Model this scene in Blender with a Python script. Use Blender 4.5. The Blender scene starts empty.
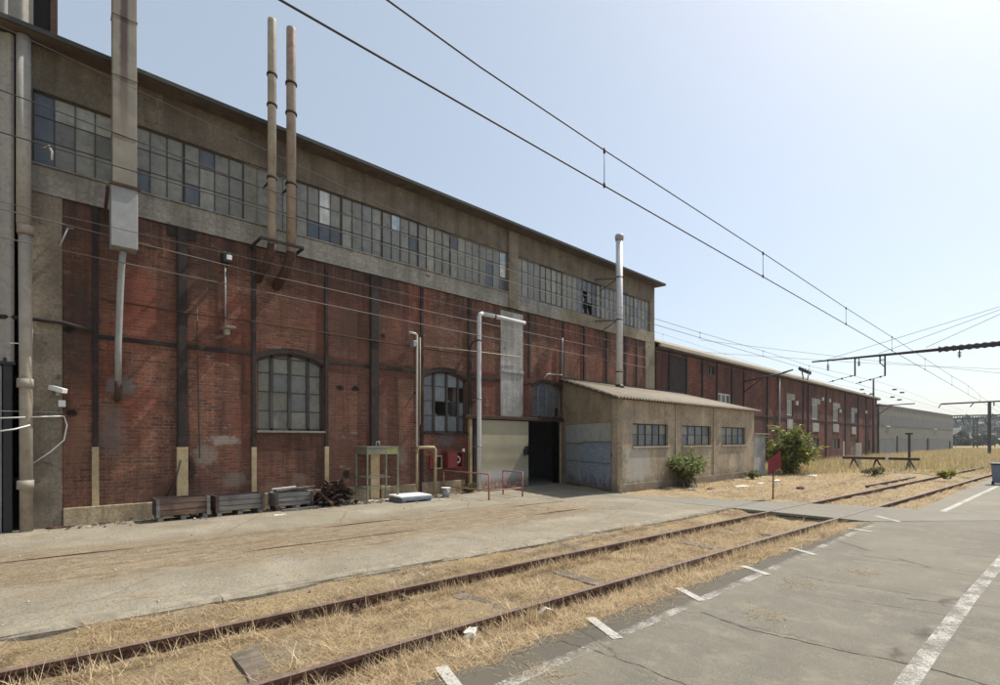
import bpy, math, random
import numpy as np
from mathutils import Vector
random.seed(7); rng = np.random.default_rng(7)
scene = bpy.context.scene
col = scene.collection

# ------------------------------------------------------------------ camera, light, exposure
F_PX, CAM_H, YAW = 500.0, 1.85, math.atan(1.096)
cam = bpy.data.cameras.new('camera'); cam_o = bpy.data.objects.new('camera', cam); col.objects.link(cam_o)
cam_o.location = (0, 0, CAM_H); cam_o.rotation_euler = (math.pi/2, 0, YAW)
cam.sensor_width = 36; cam.lens = 18; cam.shift_y = 0.0975; cam.clip_start = 0.05; cam.clip_end = 6000
scene.camera = cam_o
SUN = Vector((0.19, 1.0, 1.42)).normalized()
ELEV = math.asin(SUN.z); AZ = math.atan2(SUN.x, SUN.y)
w = bpy.data.worlds.new('World'); scene.world = w; w.use_nodes = True
wn = w.node_tree; sky = wn.nodes.new('ShaderNodeTexSky'); sky.sky_type = 'NISHITA'; sky.sun_disc = False
sky.sun_elevation = ELEV; sky.sun_rotation = AZ; sky.air_density = 1.0; sky.dust_density = 1.7; sky.ozone_density = 0.5
bg = wn.nodes['Background']; bg.inputs['Strength'].default_value = 0.125
hzm = wn.nodes.new('ShaderNodeMix'); hzm.data_type = 'RGBA'; hzm.inputs[0].default_value = 0.39     # milky summer haze over the clear sky
hzm.inputs[7].default_value = (4.7, 5.2, 5.3, 1)
wn.links.new(sky.outputs[0], hzm.inputs[6]); wn.links.new(hzm.outputs[2], bg.inputs['Color'])
sl = bpy.data.lights.new('sun', 'SUN'); sl.energy = 4.4; sl.angle = math.radians(0.55); sl.color = (1, 0.94, 0.85)
so = bpy.data.objects.new('sun', sl); col.objects.link(so); so.rotation_euler = SUN.to_track_quat('Z', 'Y').to_euler()
so.location = (0, 0, 40)
vs = scene.view_settings; vs.view_transform = 'Standard'; vs.look = 'None'; vs.gamma = 1; vs.use_curve_mapping = False
vs.exposure = 0.38

# ------------------------------------------------------------------ layout helpers (photo measurement -> metres on a known plane)
SN, CN = math.sin(YAW), math.cos(YAW)
def ray(px, py):
    a = (px-500)/F_PX
    return (-SN+a*CN, CN+a*SN, (440-py)/F_PX)
def grd(px, py, z=0.0):
    d = ray(px, py); t = (z-CAM_H)/d[2]; return (d[0]*t, d[1]*t)
def fac(px, py, X):
    d = ray(px, py); t = X/d[0]; return (d[1]*t, CAM_H+d[2]*t)
def vpl(px, py, p0, p1):
    d = ray(px, py); ex, ey = p1[0]-p0[0], p1[1]-p0[1]
    t = (p0[0]*ey-p0[1]*ex)/(d[0]*ey-d[1]*ex)
    return (d[0]*t, d[1]*t, CAM_H+d[2]*t)
FX = -14.2
def rail_x(i, y): return (-5.6, -4.1)[i] + 0.054*y
def kerb_x(y): return -6.62 + 0.06*y
def asph_x(y): return -3.27 + 0.038*y

# ------------------------------------------------------------------ mesh builder and tagging
class MB:
    def __init__(s): s.v = []; s.f = []; s.m = []; s.c = []; s.smooth = []
    def add(s, vs_, fs, mi=0, c=None, sm=False):
        b = len(s.v); s.v += [tuple(p) for p in vs_]
        for f in fs: s.f.append([b+i for i in f]); s.m.append(mi); s.c.append(c); s.smooth.append(sm)
        return s
    def box(s, x0, x1, y0, y1, z0, z1, mi=0, c=None):
        x0, x1 = min(x0, x1), max(x0, x1); y0, y1 = min(y0, y1), max(y0, y1); z0, z1 = min(z0, z1), max(z0, z1)
        return s.add([(x0,y0,z0),(x1,y0,z0),(x1,y1,z0),(x0,y1,z0),(x0,y0,z1),(x1,y0,z1),(x1,y1,z1),(x0,y1,z1)],
              [(0,3,2,1),(4,5,6,7),(0,1,5,4),(1,2,6,5),(2,3,7,6),(3,0,4,7)], mi, c)
    def beam(s, a, b, wd, ht, mi=0, up=(0,0,1), c=None):
        a, b, up = Vector(a), Vector(b), Vector(up); d = (b-a).normalized()
        if abs(d.dot(up)) > 0.98: up = Vector((0,1,0))
        r = d.cross(up).normalized(); u = r.cross(d)
        pts = []
        for p in (a, b):
            for sx, sz in ((-1,-1),(1,-1),(1,1),(-1,1)): pts.append(p+r*sx*wd/2+u*sz*ht/2)
        return s.add(pts, [(0,1,2,3),(7,6,5,4),(0,4,5,1),(1,5,6,2),(2,6,7,3),(3,7,4,0)], mi, c)
    def tube(s, pts, r, n=10, mi=0, cap=True, c=None):
        pts = [Vector(p) for p in pts]; R = r if isinstance(r, (list, tuple)) else [r]*len(pts)
        vs_ = []; fs = []; pr = None
        for i, p in enumerate(pts):
            d = (pts[min(i+1, len(pts)-1)]-pts[max(i-1, 0)]).normalized()
            if pr is None:
                pr = d.cross(Vector((0,0,1)))
                if pr.length < 0.05: pr = d.cross(Vector((0,1,0)))
            pr = (pr-d*pr.dot(d)).normalized(); q = d.cross(pr)
            for k in range(n):
                t = 2*math.pi*k/n; vs_.append(p+(pr*math.cos(t)+q*math.sin(t))*R[i])
        for i in range(len(pts)-1):
            for k in range(n): fs.append((i*n+k, i*n+(k+1)%n, (i+1)*n+(k+1)%n, (i+1)*n+k))
        s.add(vs_, fs, mi, c, True)
        if cap:
            b = len(s.v)-len(vs_)
            s.f.append([b+k for k in range(n)][::-1]); s.m.append(mi); s.c.append(c); s.smooth.append(False)
            s.f.append([b+(len(pts)-1)*n+k for k in range(n)]); s.m.append(mi); s.c.append(c); s.smooth.append(False)
        return s
    def poly(s, pts, z0, z1, mi=0):        # vertical prism from a plan outline
        n = len(pts)
        return s.add([(x,y,z0) for x,y in pts]+[(x,y,z1) for x,y in pts],
              [tuple(range(n))[::-1], tuple(range(n,2*n))]+[(i,(i+1)%n,n+(i+1)%n,n+i) for i in range(n)], mi)
    def slab(s, pts, nrm, th, mi=0, c=None):   # extrude a planar outline along nrm by th
        nrm = Vector(nrm).normalized()*th; n = len(pts); A = [Vector(p) for p in pts]
        return s.add(A+[p+nrm for p in A], [tuple(range(n))[::-1], tuple(range(n,2*n))]+[(i,(i+1)%n,n+(i+1)%n,n+i) for i in range(n)], mi, c)
    def build(s, name, mats, parent=None, bevel=0, at=None):
        if not isinstance(mats, (list, tuple)): mats = [mats]
        V = np.array(s.v, dtype=np.float64)
        if parent is not None: org = ORG[parent]
        elif at is not None: org = Vector(at)
        else: org = Vector(((V[:,0].min()+V[:,0].max())/2, (V[:,1].min()+V[:,1].max())/2, V[:,2].min()))
        me = bpy.data.meshes.new(name)
        me.from_pydata([tuple(r) for r in (V-np.array(org))], [], s.f)
        for m_ in mats: me.materials.append(m_)
        if len(mats) > 1: me.polygons.foreach_set('material_index', s.m)
        me.polygons.foreach_set('use_smooth', s.smooth)
        if any(x is not None for x in s.c):
            at_ = me.color_attributes.new('col', 'FLOAT_COLOR', 'CORNER'); arr = []
            for f, c_ in zip(s.f, s.c):
                cc = list(c_ or (0.1,0.1,0.1))+[1.0]; arr += cc*len(f)
            at_.data.foreach_set('color', arr)
        me.update()
        o = bpy.data.objects.new(name, me); col.objects.link(o)
        if parent is not None: o.parent = parent
        else: o.location = org
        ORG[o] = org
        if bevel:
            b = o.modifiers.new('bevel', 'BEVEL'); b.width = bevel; b.segments = 2; b.limit_method = 'ANGLE'
        return o
ORG = {}
def tag(o, label=None, cat=None, group=None, kind=None):
    if label: o['label'] = label
    if cat: o['category'] = cat
    if group: o['group'] = group
    if kind: o['kind'] = kind
    elif cat: o['kind'] = 'thing'
    return o
def thing(name, loc, label, cat, group=None):
    o = bpy.data.objects.new(name, None); col.objects.link(o); o.location = loc; o.empty_display_size = 0.2
    ORG[o] = Vector(loc); return tag(o, label, cat, group)
def copy_thing(o, loc, label, parent=None):
    c = o.copy(); col.objects.link(c)
    if parent is not None: c.parent = parent
    else: c.location = loc; c['label'] = label
    ORG[c] = Vector(loc) if loc is not None else ORG[parent]
    for ch in list(o.children): copy_thing(ch, None, None, c)
    return c

# ------------------------------------------------------------------ material helpers
def S(h): 
    r = [int(h[i:i+2], 16)/255 for i in (1, 3, 5)]
    return tuple(x/12.92 if x <= .04045 else ((x+.055)/1.055)**2.4 for x in r)
class NT:
    def __init__(s, name, rough=0.8, metal=0.0, spec=0.5):
        s.m = bpy.data.materials.new(name); s.m.use_nodes = True; s.t = s.m.node_tree; s.b = s.t.nodes['Principled BSDF']
        s.b.inputs['Roughness'].default_value = rough; s.b.inputs['Metallic'].default_value = metal
        s.b.inputs['Specular IOR Level'].default_value = spec
        g = s.t.nodes.new('ShaderNodeNewGeometry'); s.pos = g.outputs['Position']; s.geo = g
    def put(s, sock, v):
        if hasattr(v, 'is_linked') or isinstance(v, bpy.types.NodeSocket): s.t.links.new(v, sock)
        else:
            try: sock.default_value = v
            except Exception: sock.default_value = tuple(v)+(1.0,)
    def map(s, scale=(1,1,1), vec=None, loc=(0,0,0)):
        n = s.t.nodes.new('ShaderNodeMapping'); s.put(n.inputs['Vector'], vec or s.pos)
        n.inputs['Scale'].default_value = scale; n.inputs['Location'].default_value = loc; return n.outputs[0]
    def noise(s, scale, detail=4, rough=0.6, vec=None, dist=0.0):
        n = s.t.nodes.new('ShaderNodeTexNoise'); s.put(n.inputs['Vector'], vec or s.pos)
        n.inputs['Scale'].default_value = scale; n.inputs['Detail'].default_value = detail; n.inputs['Roughness'].default_value = rough
        n.inputs['Distortion'].default_value = dist; return n.outputs['Fac']
    def vor(s, scale, vec=None, feature='DISTANCE_TO_EDGE', out='Distance', rnd=1.0):
        n = s.t.nodes.new('ShaderNodeTexVoronoi'); n.feature = feature; s.put(n.inputs['Vector'], vec or s.pos)
        n.inputs['Scale'].default_value = scale; n.inputs['Randomness'].default_value = rnd; return n.outputs[out]
    def ramp(s, f, stops, interp='LINEAR'):
        n = s.t.nodes.new('ShaderNodeValToRGB'); s.put(n.inputs[0], f); e = n.color_ramp.elements; n.color_ramp.interpolation = interp
        while len(e) < len(stops): e.new(0.5)
        for el, (p, c) in zip(e, stops):
            el.position = p; el.color = (c, c, c, 1) if isinstance(c, (int, float)) else tuple(c)+(1,)
        return n.outputs[0]
    def mix(s, f, a, b, mode='MIX'):
        n = s.t.nodes.new('ShaderNodeMix'); n.data_type = 'RGBA'; n.blend_type = mode
        s.put(n.inputs[0], f); s.put(n.inputs[6], a); s.put(n.inputs[7], b); return n.outputs[2]
    def math(s, op, a, b=0.0, cl=False):
        n = s.t.nodes.new('ShaderNodeMath'); n.operation = op; n.use_clamp = cl; s.put(n.inputs[0], a); s.put(n.inputs[1], b); return n.outputs[0]
    def sep(s, vec=None):
        n = s.t.nodes.new('ShaderNodeSeparateXYZ'); s.put(n.inputs[0], vec or s.pos); return n.outputs
    def comb(s, x, y, z=0.0):
        n = s.t.nodes.new('ShaderNodeCombineXYZ')
        for i, v in enumerate((x, y, z)): s.put(n.inputs[i], v)
        return n.outputs[0]
    def attr(s, name='col'):
        n = s.t.nodes.new('ShaderNodeAttribute'); n.attribute_name = name; return n.outputs['Color']
    def bump(s, h, strength=0.4, dist=0.02):
        n = s.t.nodes.new('ShaderNodeBump'); s.put(n.inputs['Height'], h); n.inputs['Strength'].default_value = strength
        n.inputs['Distance'].default_value = dist; s.t.links.new(n.outputs[0], s.b.inputs['Normal'])
    def color(s, c): s.put(s.b.inputs['Base Color'], c); return s
    def rough(s, r): s.put(s.b.inputs['Roughness'], r); return s
def scl(c, k): return tuple(x*k for x in c)

def plain(name, c, rough=0.7, metal=0.0, var=0.35, scale=6.0, stain=None, bump=0.0):
    n = NT(name, rough, metal); f = n.noise(scale, 5, 0.65); f2 = n.noise(scale*5, 3, 0.6)
    k = n.math('ADD', n.math('MULTIPLY', f, 0.7), n.math('MULTIPLY', f2, 0.3))
    cc = n.ramp(k, [(0.3, scl(c, 1-var)), (0.7, scl(c, 1+var*0.6))])
    if stain: cc = n.mix(n.ramp(n.noise(scale*1.7, 6, 0.7), [(0.52, 0.0), (0.66, stain[1])]), cc, stain[0])
    n.color(cc)
    if bump: n.bump(k, bump, 0.01)
    return n.m

def brick_mat(name, cA, cB, mortar, dirt, red=None, pale=0.5, mortar_w=0.014):
    n = NT(name, 0.92, spec=0.2); p = n.sep()
    u = n.math('ADD', p[0], p[1])
    wob = n.noise(1.2, 3); uvw = n.comb(u, n.math('ADD', p[2], n.math('MULTIPLY', wob, 0.02)))
    b = n.t.nodes.new('ShaderNodeTexBrick'); n.put(b.inputs['Vector'], uvw); b.offset = 0.5
    b.inputs['Scale'].default_value = 1.0; b.inputs['Brick Width'].default_value = 0.235; b.inputs['Row Height'].default_value = 0.078
    b.inputs['Mortar Size'].default_value = mortar_w; b.inputs['Mortar Smooth'].default_value = 0.2; b.inputs['Bias'].default_value = -0.1
    n.put(b.inputs['Color1'], cA); n.put(b.inputs['Color2'], cB); n.put(b.inputs['Mortar'], mortar)
    c = b.outputs['Color']
    fine = n.noise(19, 5, 0.75); c = n.mix(0.8, c, n.ramp(fine, [(0.28, 0.35), (0.72, 1.5)]), 'MULTIPLY')
    if red:
        rf = n.math('MULTIPLY', n.ramp(n.noise(0.5, 5, 0.7, n.map((1,1,0.6), loc=(3,1.3,0))), [(0.47, 0.0), (0.60, 1.0)]), n.ramp(n.noise(6, 4, 0.7), [(0.4, 0.15), (0.62, 0.9)]))
        c = n.mix(n.math('MULTIPLY', rf, b.outputs['Fac']) if False else n.math('MULTIPLY', rf, 0.75), c, red)
    warm = n.ramp(n.math('MULTIPLY', p[1], 0.05), [(0.15, 0.0), (0.7, 0.55)]) if red else 0.0
    lf = n.noise(0.28, 4, 0.6, n.map(loc=(5,4,9))); c = n.mix(n.ramp(lf, [(0.42, 0.55), (0.58, 0.0)]), c, scl(dirt, 0.8))
    big = n.noise(0.9, 7, 0.72)
    c = n.mix(n.ramp(big, [(0.42, 0.0), (0.66, 0.8)]), c, dirt)
    patch = n.noise(3.1, 6, 0.75, n.map(loc=(2,8,5))); c = n.mix(n.ramp(patch, [(0.5, 0.0), (0.66, 0.5)]), c, scl(dirt, 1.5))
    streak = n.noise(1.0, 6, 0.65, n.map((3.2, 3.2, 0.25)))
    c = n.mix(n.ramp(streak, [(0.5, 0.0), (0.7, 0.7)]), c, scl(dirt, 0.5))
    eff = n.noise(2.6, 8, 0.78, n.map((1,1,2.2), loc=(7,2,0)))
    zone = n.ramp(n.noise(0.35, 3, 0.5, n.map(loc=(1,7,3))), [(0.45, 0.0), (0.6, 1.0)])
    c = n.mix(n.math('MULTIPLY', n.ramp(eff, [(0.57, 0.0), (0.66, pale)]), zone), c, (0.27, 0.235, 0.20))
    if red:
        top = n.ramp(n.math('MULTIPLY', p[2], 0.1), [(0.52, 0.0), (0.70, 1.0)]); run = n.ramp(n.noise(1.0, 6, 0.7, n.map((5, 5, 0.35), loc=(2,2,2))), [(0.42, 0.0), (0.60, 0.85)])
        c = n.mix(n.math('MULTIPLY', top, run), c, (0.05,0.036,0.03))
        rag = n.math('MULTIPLY', n.math('SUBTRACT', n.noise(5, 7, 0.8), 0.5), 3.2)
        for (px_, py, ry, rz, cc, am) in ((224,440,.5,.16,(.30,.26,.22),.75), (205,455,.35,.35,(.24,.21,.18),.6), (120,386,.3,.3,(.17,.16,.145),.75), (112,430,.3,.8,(.15,.135,.12),.55), (75,440,.35,.7,(.25,.13,.085),.5), (235,480,.4,.25,(.26,.22,.18),.5), (272,490,.4,.3,(.27,.17,.11),.5), (300,480,.3,.25,(.28,.20,.15),.45), (445,440,.5,.3,(.13,.12,.125),.6), (402,455,.25,.4,(.16,.15,.12),.5), (240,325,.5,1.0,(.26,.07,.045),.22), (140,310,.45,1.3,(.27,.055,.038),.32), (80,330,.4,1.3,(.045,.035,.03),.65), (345,330,.9,1.0,(.05,.038,.032),.5), (205,280,.6,.8,(.055,.04,.034),.55), (340,388,.16,.12,(.012,.01,.009),.95), (355.5,389,.17,.12,(.012,.01,.009),.95), (71,413,.12,.1,(.012,.01,.009),.9), (346,474,.15,.18,(.02,.016,.013),.9), (70,330,.15,.1,(.012,.01,.009),.9), (328,334,.1,.08,(.012,.01,.009),.9), (383,336,.12,.09,(.015,.012,.01),.9), (190,470,.16,.4,(.02,.016,.014),.8)):  # smallest near-black spots paint the shade inside holes in the brickwork
            yc, zc = fac(px_, py, FX)
            d = n.math('ADD', n.math('ADD', n.math('POWER', n.math('ABSOLUTE', n.math('DIVIDE', n.math('SUBTRACT', p[1], yc), ry)), 2.0), n.math('POWER', n.math('ABSOLUTE', n.math('DIVIDE', n.math('SUBTRACT', p[2], zc), rz)), 2.0)), rag)
            c = n.mix(n.ramp(d, [(0.25, am), (0.85, 0.0)]), c, cc)
    n.color(c); n.bump(n.math('ADD', n.math('MULTIPLY', b.outputs['Fac'], -1.0), n.math('MULTIPLY', fine, 0.5)), 0.8, 0.014)
    return n.m

def concrete_mat(name, c, dark, rust=None, streaks=0.7, board=False, scale=1.0, bump=0.35, pale=None):
    n = NT(name, 0.9, spec=0.3)
    k = n.noise(1.3*scale, 7, 0.68); f = n.noise(18*scale, 4, 0.6)
    cc = n.ramp(k, [(0.3, scl(c, 0.6)), (0.5, c), (0.7, scl(c, 1.3))])
    cc = n.mix(0.7, cc, n.ramp(f, [(0.3, 0.55), (0.7, 1.3)]), 'MULTIPLY')
    st = n.noise(1.0, 6, 0.62, n.map((3.2, 3.2, 0.2)))
    cc = n.mix(n.ramp(st, [(0.46, 0.0), (0.7, streaks)]), cc, dark)
    bl = n.noise(0.55, 6, 0.7, n.map(loc=(5, 9, 2)))
    cc = n.mix(n.ramp(bl, [(0.52, 0.0), (0.64, 0.55)]), cc, scl(dark, 1.4))
    if pale: cc = n.mix(n.ramp(n.noise(1.0, 6, 0.7, n.map((1.4, 1.4, 0.5), loc=(2,4,8))), [(0.6, 0.0), (0.7, 0.7)]), cc, pale)
    sp_ = n.math('MULTIPLY', n.ramp(n.noise(2.6*scale, 7, 0.75, n.map((1,1,1.7), loc=(8,1,6))), [(0.60, 0.0), (0.63, 0.75)]), n.ramp(n.noise(0.6, 3), [(0.45, 0.0), (0.55, 1.0)]))
    cc = n.mix(sp_, cc, scl(dark, 0.55))
    if rust: cc = n.mix(n.ramp(n.noise(1.1, 6, 0.7, n.map((4, 4, 0.5), loc=(1,6,3))), [(0.58, 0.0), (0.72, 0.7)]), cc, rust)
    hgt = n.math('ADD', n.math('MULTIPLY', k, 0.6), n.math('MULTIPLY', f, 0.4))
    if board:
        p = n.sep(); wv = n.math('FRACT', n.math('MULTIPLY', p[2], 6.5)); e = n.ramp(wv, [(0.0, 0.0), (0.08, 1.0)])
        cc = n.mix(0.35, cc, n.ramp(wv, [(0.0, 0.55), (0.1, 1.0), (1.0, 1.1)]), 'MULTIPLY'); hgt = n.math('ADD', hgt, n.math('MULTIPLY', e, 0.5))
    n.color(cc); n.bump(hgt, bump, 0.03); return n.m

M = {}
M['brick'] = brick_mat('brick', (0.31,0.118,0.068), (0.12,0.047,0.033), (0.20,0.15,0.115), (0.088,0.047,0.034), red=(0.29,0.058,0.038), pale=0.75)
M['brick_far'] = brick_mat('brick_far', (0.36,0.118,0.07), (0.17,0.062,0.042), (0.10,0.068,0.058), (0.058,0.036,0.032), pale=0.25)
M['concrete_upper'] = concrete_mat('concrete_upper', (0.175,0.146,0.11), (0.07,0.056,0.041), pale=(0.29,0.26,0.205))
M['concrete_sill'] = concrete_mat('concrete_sill', (0.29,0.27,0.235), (0.13,0.118,0.098), board=True)
M['concrete_sill_new'] = concrete_mat('concrete_sill_new', (0.27,0.228,0.165), (0.15,0.122,0.088), board=True, streaks=0.4)
M['concrete_panel'] = concrete_mat('concrete_panel', (0.37,0.36,0.335), (0.15,0.14,0.12), streaks=0.8)
M['concrete_pier'] = concrete_mat('concrete_pier', (0.215,0.18,0.135), (0.11,0.088,0.066), streaks=0.5)
M['plinth'] = concrete_mat('plinth', (0.36,0.285,0.18), (0.11,0.085,0.06), rust=(0.2,0.12,0.06))
M['render'] = concrete_mat('render', (0.37,0.30,0.215), (0.2,0.16,0.11), rust=(0.17,0.125,0.085), streaks=0.6, pale=(0.33,0.315,0.28))
M['render_side'] = concrete_mat('render_side', (0.33,0.265,0.175), (0.2,0.16,0.105), streaks=0.35)
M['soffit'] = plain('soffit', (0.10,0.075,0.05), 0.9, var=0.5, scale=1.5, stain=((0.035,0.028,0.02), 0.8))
M['roofing'] = plain('roofing', (0.05,0.05,0.048), 0.9)
M['steel'] = plain('steel', (0.026,0.019,0.016), 0.9, var=0.5, scale=3, stain=((0.07,0.038,0.025), 0.7))
M['frame_steel'] = plain('frame_steel', (0.05,0.045,0.04), 0.7, var=0.4, scale=8, stain=((0.12,0.06,0.03), 0.5))
M['frame_pale'] = plain('frame_pale', (0.2,0.19,0.17), 0.7, var=0.3, scale=5, stain=((0.14,0.07,0.04), 0.6))
M['yellow'] = plain('yellow_paint', (0.40,0.305,0.175), 0.7, var=0.25, scale=4, stain=((0.2,0.13,0.07), 0.6))
M['rust'] = plain('rust', (0.07,0.034,0.022), 0.85, var=0.6, scale=9, stain=((0.025,0.017,0.014), 0.8), bump=0.5)
M['rail_top'] = plain('rail_top', (0.20,0.14,0.108), 0.55, var=0.4, scale=7, stain=((0.09,0.05,0.035), 0.8))
M['rail_web'] = plain('rail_web', (0.085,0.04,0.026), 0.9, var=0.5, scale=10, stain=((0.10,0.05,0.032), 0.5), bump=0.4)
M['white_pipe'] = plain('white_pipe', (0.55,0.55,0.55), 0.5, var=0.12, scale=3, stain=((0.38,0.34,0.29), 0.45))
M['cream_pipe'] = plain('cream_pipe', (0.34,0.30,0.24), 0.6, var=0.3, scale=2, stain=((0.20,0.125,0.09), 0.6))
M['pipe_rusty'] = plain('pipe_rusty', (0.31,0.25,0.20), 0.6, var=0.3, scale=2, stain=((0.17,0.09,0.06), 0.7))
M['galv'] = plain('galvanised', (0.30,0.30,0.295), 0.55, 0.2, var=0.2, scale=3, stain=((0.22,0.22,0.21), 0.5))
M['crack'] = plain('crack_dirt', (0.045,0.037,0.028), 0.95, var=0.5, scale=20)
M['dark'] = plain('dark_metal', (0.022,0.022,0.024), 0.6, var=0.3)
M['black'] = plain('near_black', (0.012,0.011,0.01), 0.95)  # flat near-black colour, also used for the sheet behind the strip glazing
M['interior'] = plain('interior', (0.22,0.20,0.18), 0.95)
M['wire'] = plain('wire', (0.03,0.028,0.028), 0.6)
M['wire_pale'] = plain('wire_pale', (0.16,0.13,0.115), 0.6, var=0.4, scale=1.5)
M['mast'] = plain('mast_steel', (0.075,0.07,0.068), 0.7, var=0.3, scale=4)
M['red_box'] = plain('red_box', (0.20,0.024,0.022), 0.5, var=0.25, scale=8)
M['red_rail'] = plain('red_rail', (0.30,0.12,0.08), 0.7, var=0.4, scale=9, stain=((0.35,0.26,0.22), 0.8))
M['white'] = plain('white_plastic', (0.7,0.7,0.68), 0.6, var=0.1)
M['blue_grey'] = plain('blue_grey_plastic', (0.16,0.19,0.24), 0.6, var=0.3)
M['olive'] = plain('olive_metal', (0.20,0.19,0.14), 0.6, var=0.35, scale=5, stain=((0.11,0.1,0.07), 0.7))
M['lime'] = plain('lime_paint', (0.26,0.27,0.09), 0.6, var=0.3)
M['sign_red'] = plain('sign_red', (0.22,0.018,0.025), 0.6, var=0.15)
M['paper'] = plain('paper', (0.62,0.58,0.5), 0.8, var=0.2, scale=12)
M['stone'] = concrete_mat('stone', (0.30,0.265,0.20), (0.13,0.11,0.08), scale=4, bump=0.6, streaks=.4)

def wood_mat(name, c, d):
    n = NT(name, 0.85); g = n.noise(1.0, 6, 0.7, n.map((14, 1.2, 14))); k = n.noise(2.5, 5)
    cc = n.ramp(g, [(0.3, d), (0.6, c)]); cc = n.mix(n.ramp(k, [(0.5, 0.0), (0.65, 0.6)]), cc, scl(d, 0.7)); n.color(cc); n.bump(g, 0.5, 0.01); return n.m
M['wood_grey'] = wood_mat('wood_grey', (0.20,0.19,0.175), (0.07,0.065,0.06))
M['wood_brown'] = wood_mat('wood_brown', (0.19,0.12,0.085), (0.07,0.045,0.035))
M['wood_dark'] = wood_mat('wood_dark', (0.09,0.06,0.048), (0.03,0.02,0.018))
M['sleeper'] = wood_mat('sleeper', (0.19,0.155,0.115), (0.07,0.054,0.04))

def attr_mat(name, rough, spec=0.4, var=0.4, scale=8, streak=False, sss=False):
    n = NT(name, rough, spec=spec); c = n.attr(); f = n.noise(scale, 5, 0.65)
    c = n.mix(1.0, c, n.ramp(f, [(0.3, 1-var), (0.7, 1+var*0.5)]), 'MULTIPLY')
    if streak:
        st = n.noise(1.0, 5, 0.6, n.map((6, 6, 0.9))); c = n.mix(n.ramp(st, [(0.45, 0.0), (0.75, 0.55)]), c, (0.16,0.15,0.125))
        n.rough(n.ramp(f, [(0.3, rough*0.7), (0.7, min(1, rough*1.7))]))
    n.color(c)
    if sss:
        tr = n.t.nodes.new('ShaderNodeBsdfTranslucent'); n.put(tr.inputs[0], c); mx = n.t.nodes.new('ShaderNodeMixShader'); mx.inputs[0].default_value = 0.35
        out = n.t.nodes['Material Output']; n.t.links.new(n.b.outputs[0], mx.inputs[1]); n.t.links.new(tr.outputs[0], mx.inputs[2]); n.t.links.new(mx.outputs[0], out.inputs[0])
    return n.m
M['pane'] = attr_mat('dusty_glass', 0.32, 0.45, 0.35, 5, streak=True)
M['straw'] = attr_mat('straw', 0.8, 0.25, 0.15, 3, sss=True)
M['leaf'] = attr_mat('leaf', 0.55, 0.4, 0.2, 5, sss=True)
M['chip'] = attr_mat('scrap_mix', 0.8, 0.3, 0.3, 20)

def shed_front():
    m = M['render']; t = m.node_tree; n = NT.__new__(NT); n.m = m; n.t = t; n.b = t.nodes['Principled BSDF']
    g = t.nodes.new('ShaderNodeNewGeometry'); n.pos = g.outputs['Position']; p = n.sep(); f = n.noise(4, 6, 0.75); old = n.b.inputs['Base Color'].links[0].from_socket
    yy = n.math('ABSOLUTE', n.math('SUBTRACT', p[1], 16.1)); zz = n.math('ABSOLUTE', n.math('SUBTRACT', p[2], 0.95))
    d = n.math('ADD', n.math('MAXIMUM', n.math('MULTIPLY', yy, 0.75), zz), n.math('MULTIPLY', n.math('SUBTRACT', f, 0.5), 1.1))
    c = n.mix(n.ramp(d, [(0.5, 0.65), (0.72, 0.0)]), old, (0.42,0.405,0.37))
    dz = n.math('ADD', p[2], n.math('MULTIPLY', n.math('SUBTRACT', n.noise(1.5, 6, 0.75), 0.5), 1.2))
    c = n.mix(n.ramp(dz, [(0.15, 0.65), (0.55, 0.0)]), c, (0.12,0.095,0.068)); n.color(c)
shed_front()
def door_mat(name, base, wear, k):
    n = NT(name, 0.75); p = n.sep(); f = n.noise(1.0, 7, 0.75, n.map((3, 3, 14))); g = n.noise(3.2, 7, 0.78, n.map(loc=(4,4,1))); v = n.noise(1.0, 6, 0.7, n.map((12, 12, 0.7)))
    c = n.mix(n.ramp(f, [(0.46, 0.0), (0.62, k)]), base, wear); c = n.mix(n.ramp(g, [(0.5, 0.0), (0.64, 0.6)]), c, scl(wear, 0.75)); c = n.mix(n.ramp(v, [(0.52, 0.0), (0.7, 0.5)]), c, scl(base, 0.45))
    lz = n.math('ADD', p[2], n.math('MULTIPLY', n.math('SUBTRACT', g, 0.5), 2.2)); c = n.mix(n.ramp(lz, [(0.1, 0.75), (0.5, 0.0)]), c, (0.13,0.075,0.05)); n.color(c); n.bump(f, 0.3, 0.01); return n.m
M['door_white'] = door_mat('door_white', (0.40,0.40,0.37), (0.30,0.30,0.29), 0.5)
M['door_grey'] = door_mat('door_grey', (0.27,0.29,0.30), (0.42,0.42,0.40), 0.6)
M['door_bluewear'] = door_mat('door_bluewear', (0.20,0.265,0.35), (0.40,0.41,0.41), 0.8)
def corr_mat(name, c, d, rust=0.0):
    n = NT(name, 0.85); k = n.noise(1.1, 6, 0.7); f = n.noise(12, 4, 0.7)
    cc = n.ramp(k, [(0.3, scl(c, 0.8)), (0.7, scl(c, 1.12))]); cc = n.mix(n.ramp(f, [(0.5, 0.0), (0.72, 0.6)]), cc, d)
    st = n.noise(1, 5, 0.6, n.map((3, 3, 0.3))); cc = n.mix(n.ramp(st, [(0.5, 0.0), (0.75, 0.6)]), cc, d)
    if rust: cc = n.mix(n.ramp(n.noise(1.9, 6, 0.7, n.map((3,3,0.6), loc=(3,3,3))), [(0.58, 0.0), (0.7, rust)]), cc, (0.14,0.065,0.035))
    n.color(cc); n.bump(f, 0.2, 0.01); return n.m
M['fibre_roof'] = corr_mat('fibre_cement_roof', (0.29,0.245,0.18), (0.11,0.09,0.065))
M['cladding'] = corr_mat('cladding', (0.34,0.32,0.285), (0.17,0.15,0.125))
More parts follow.
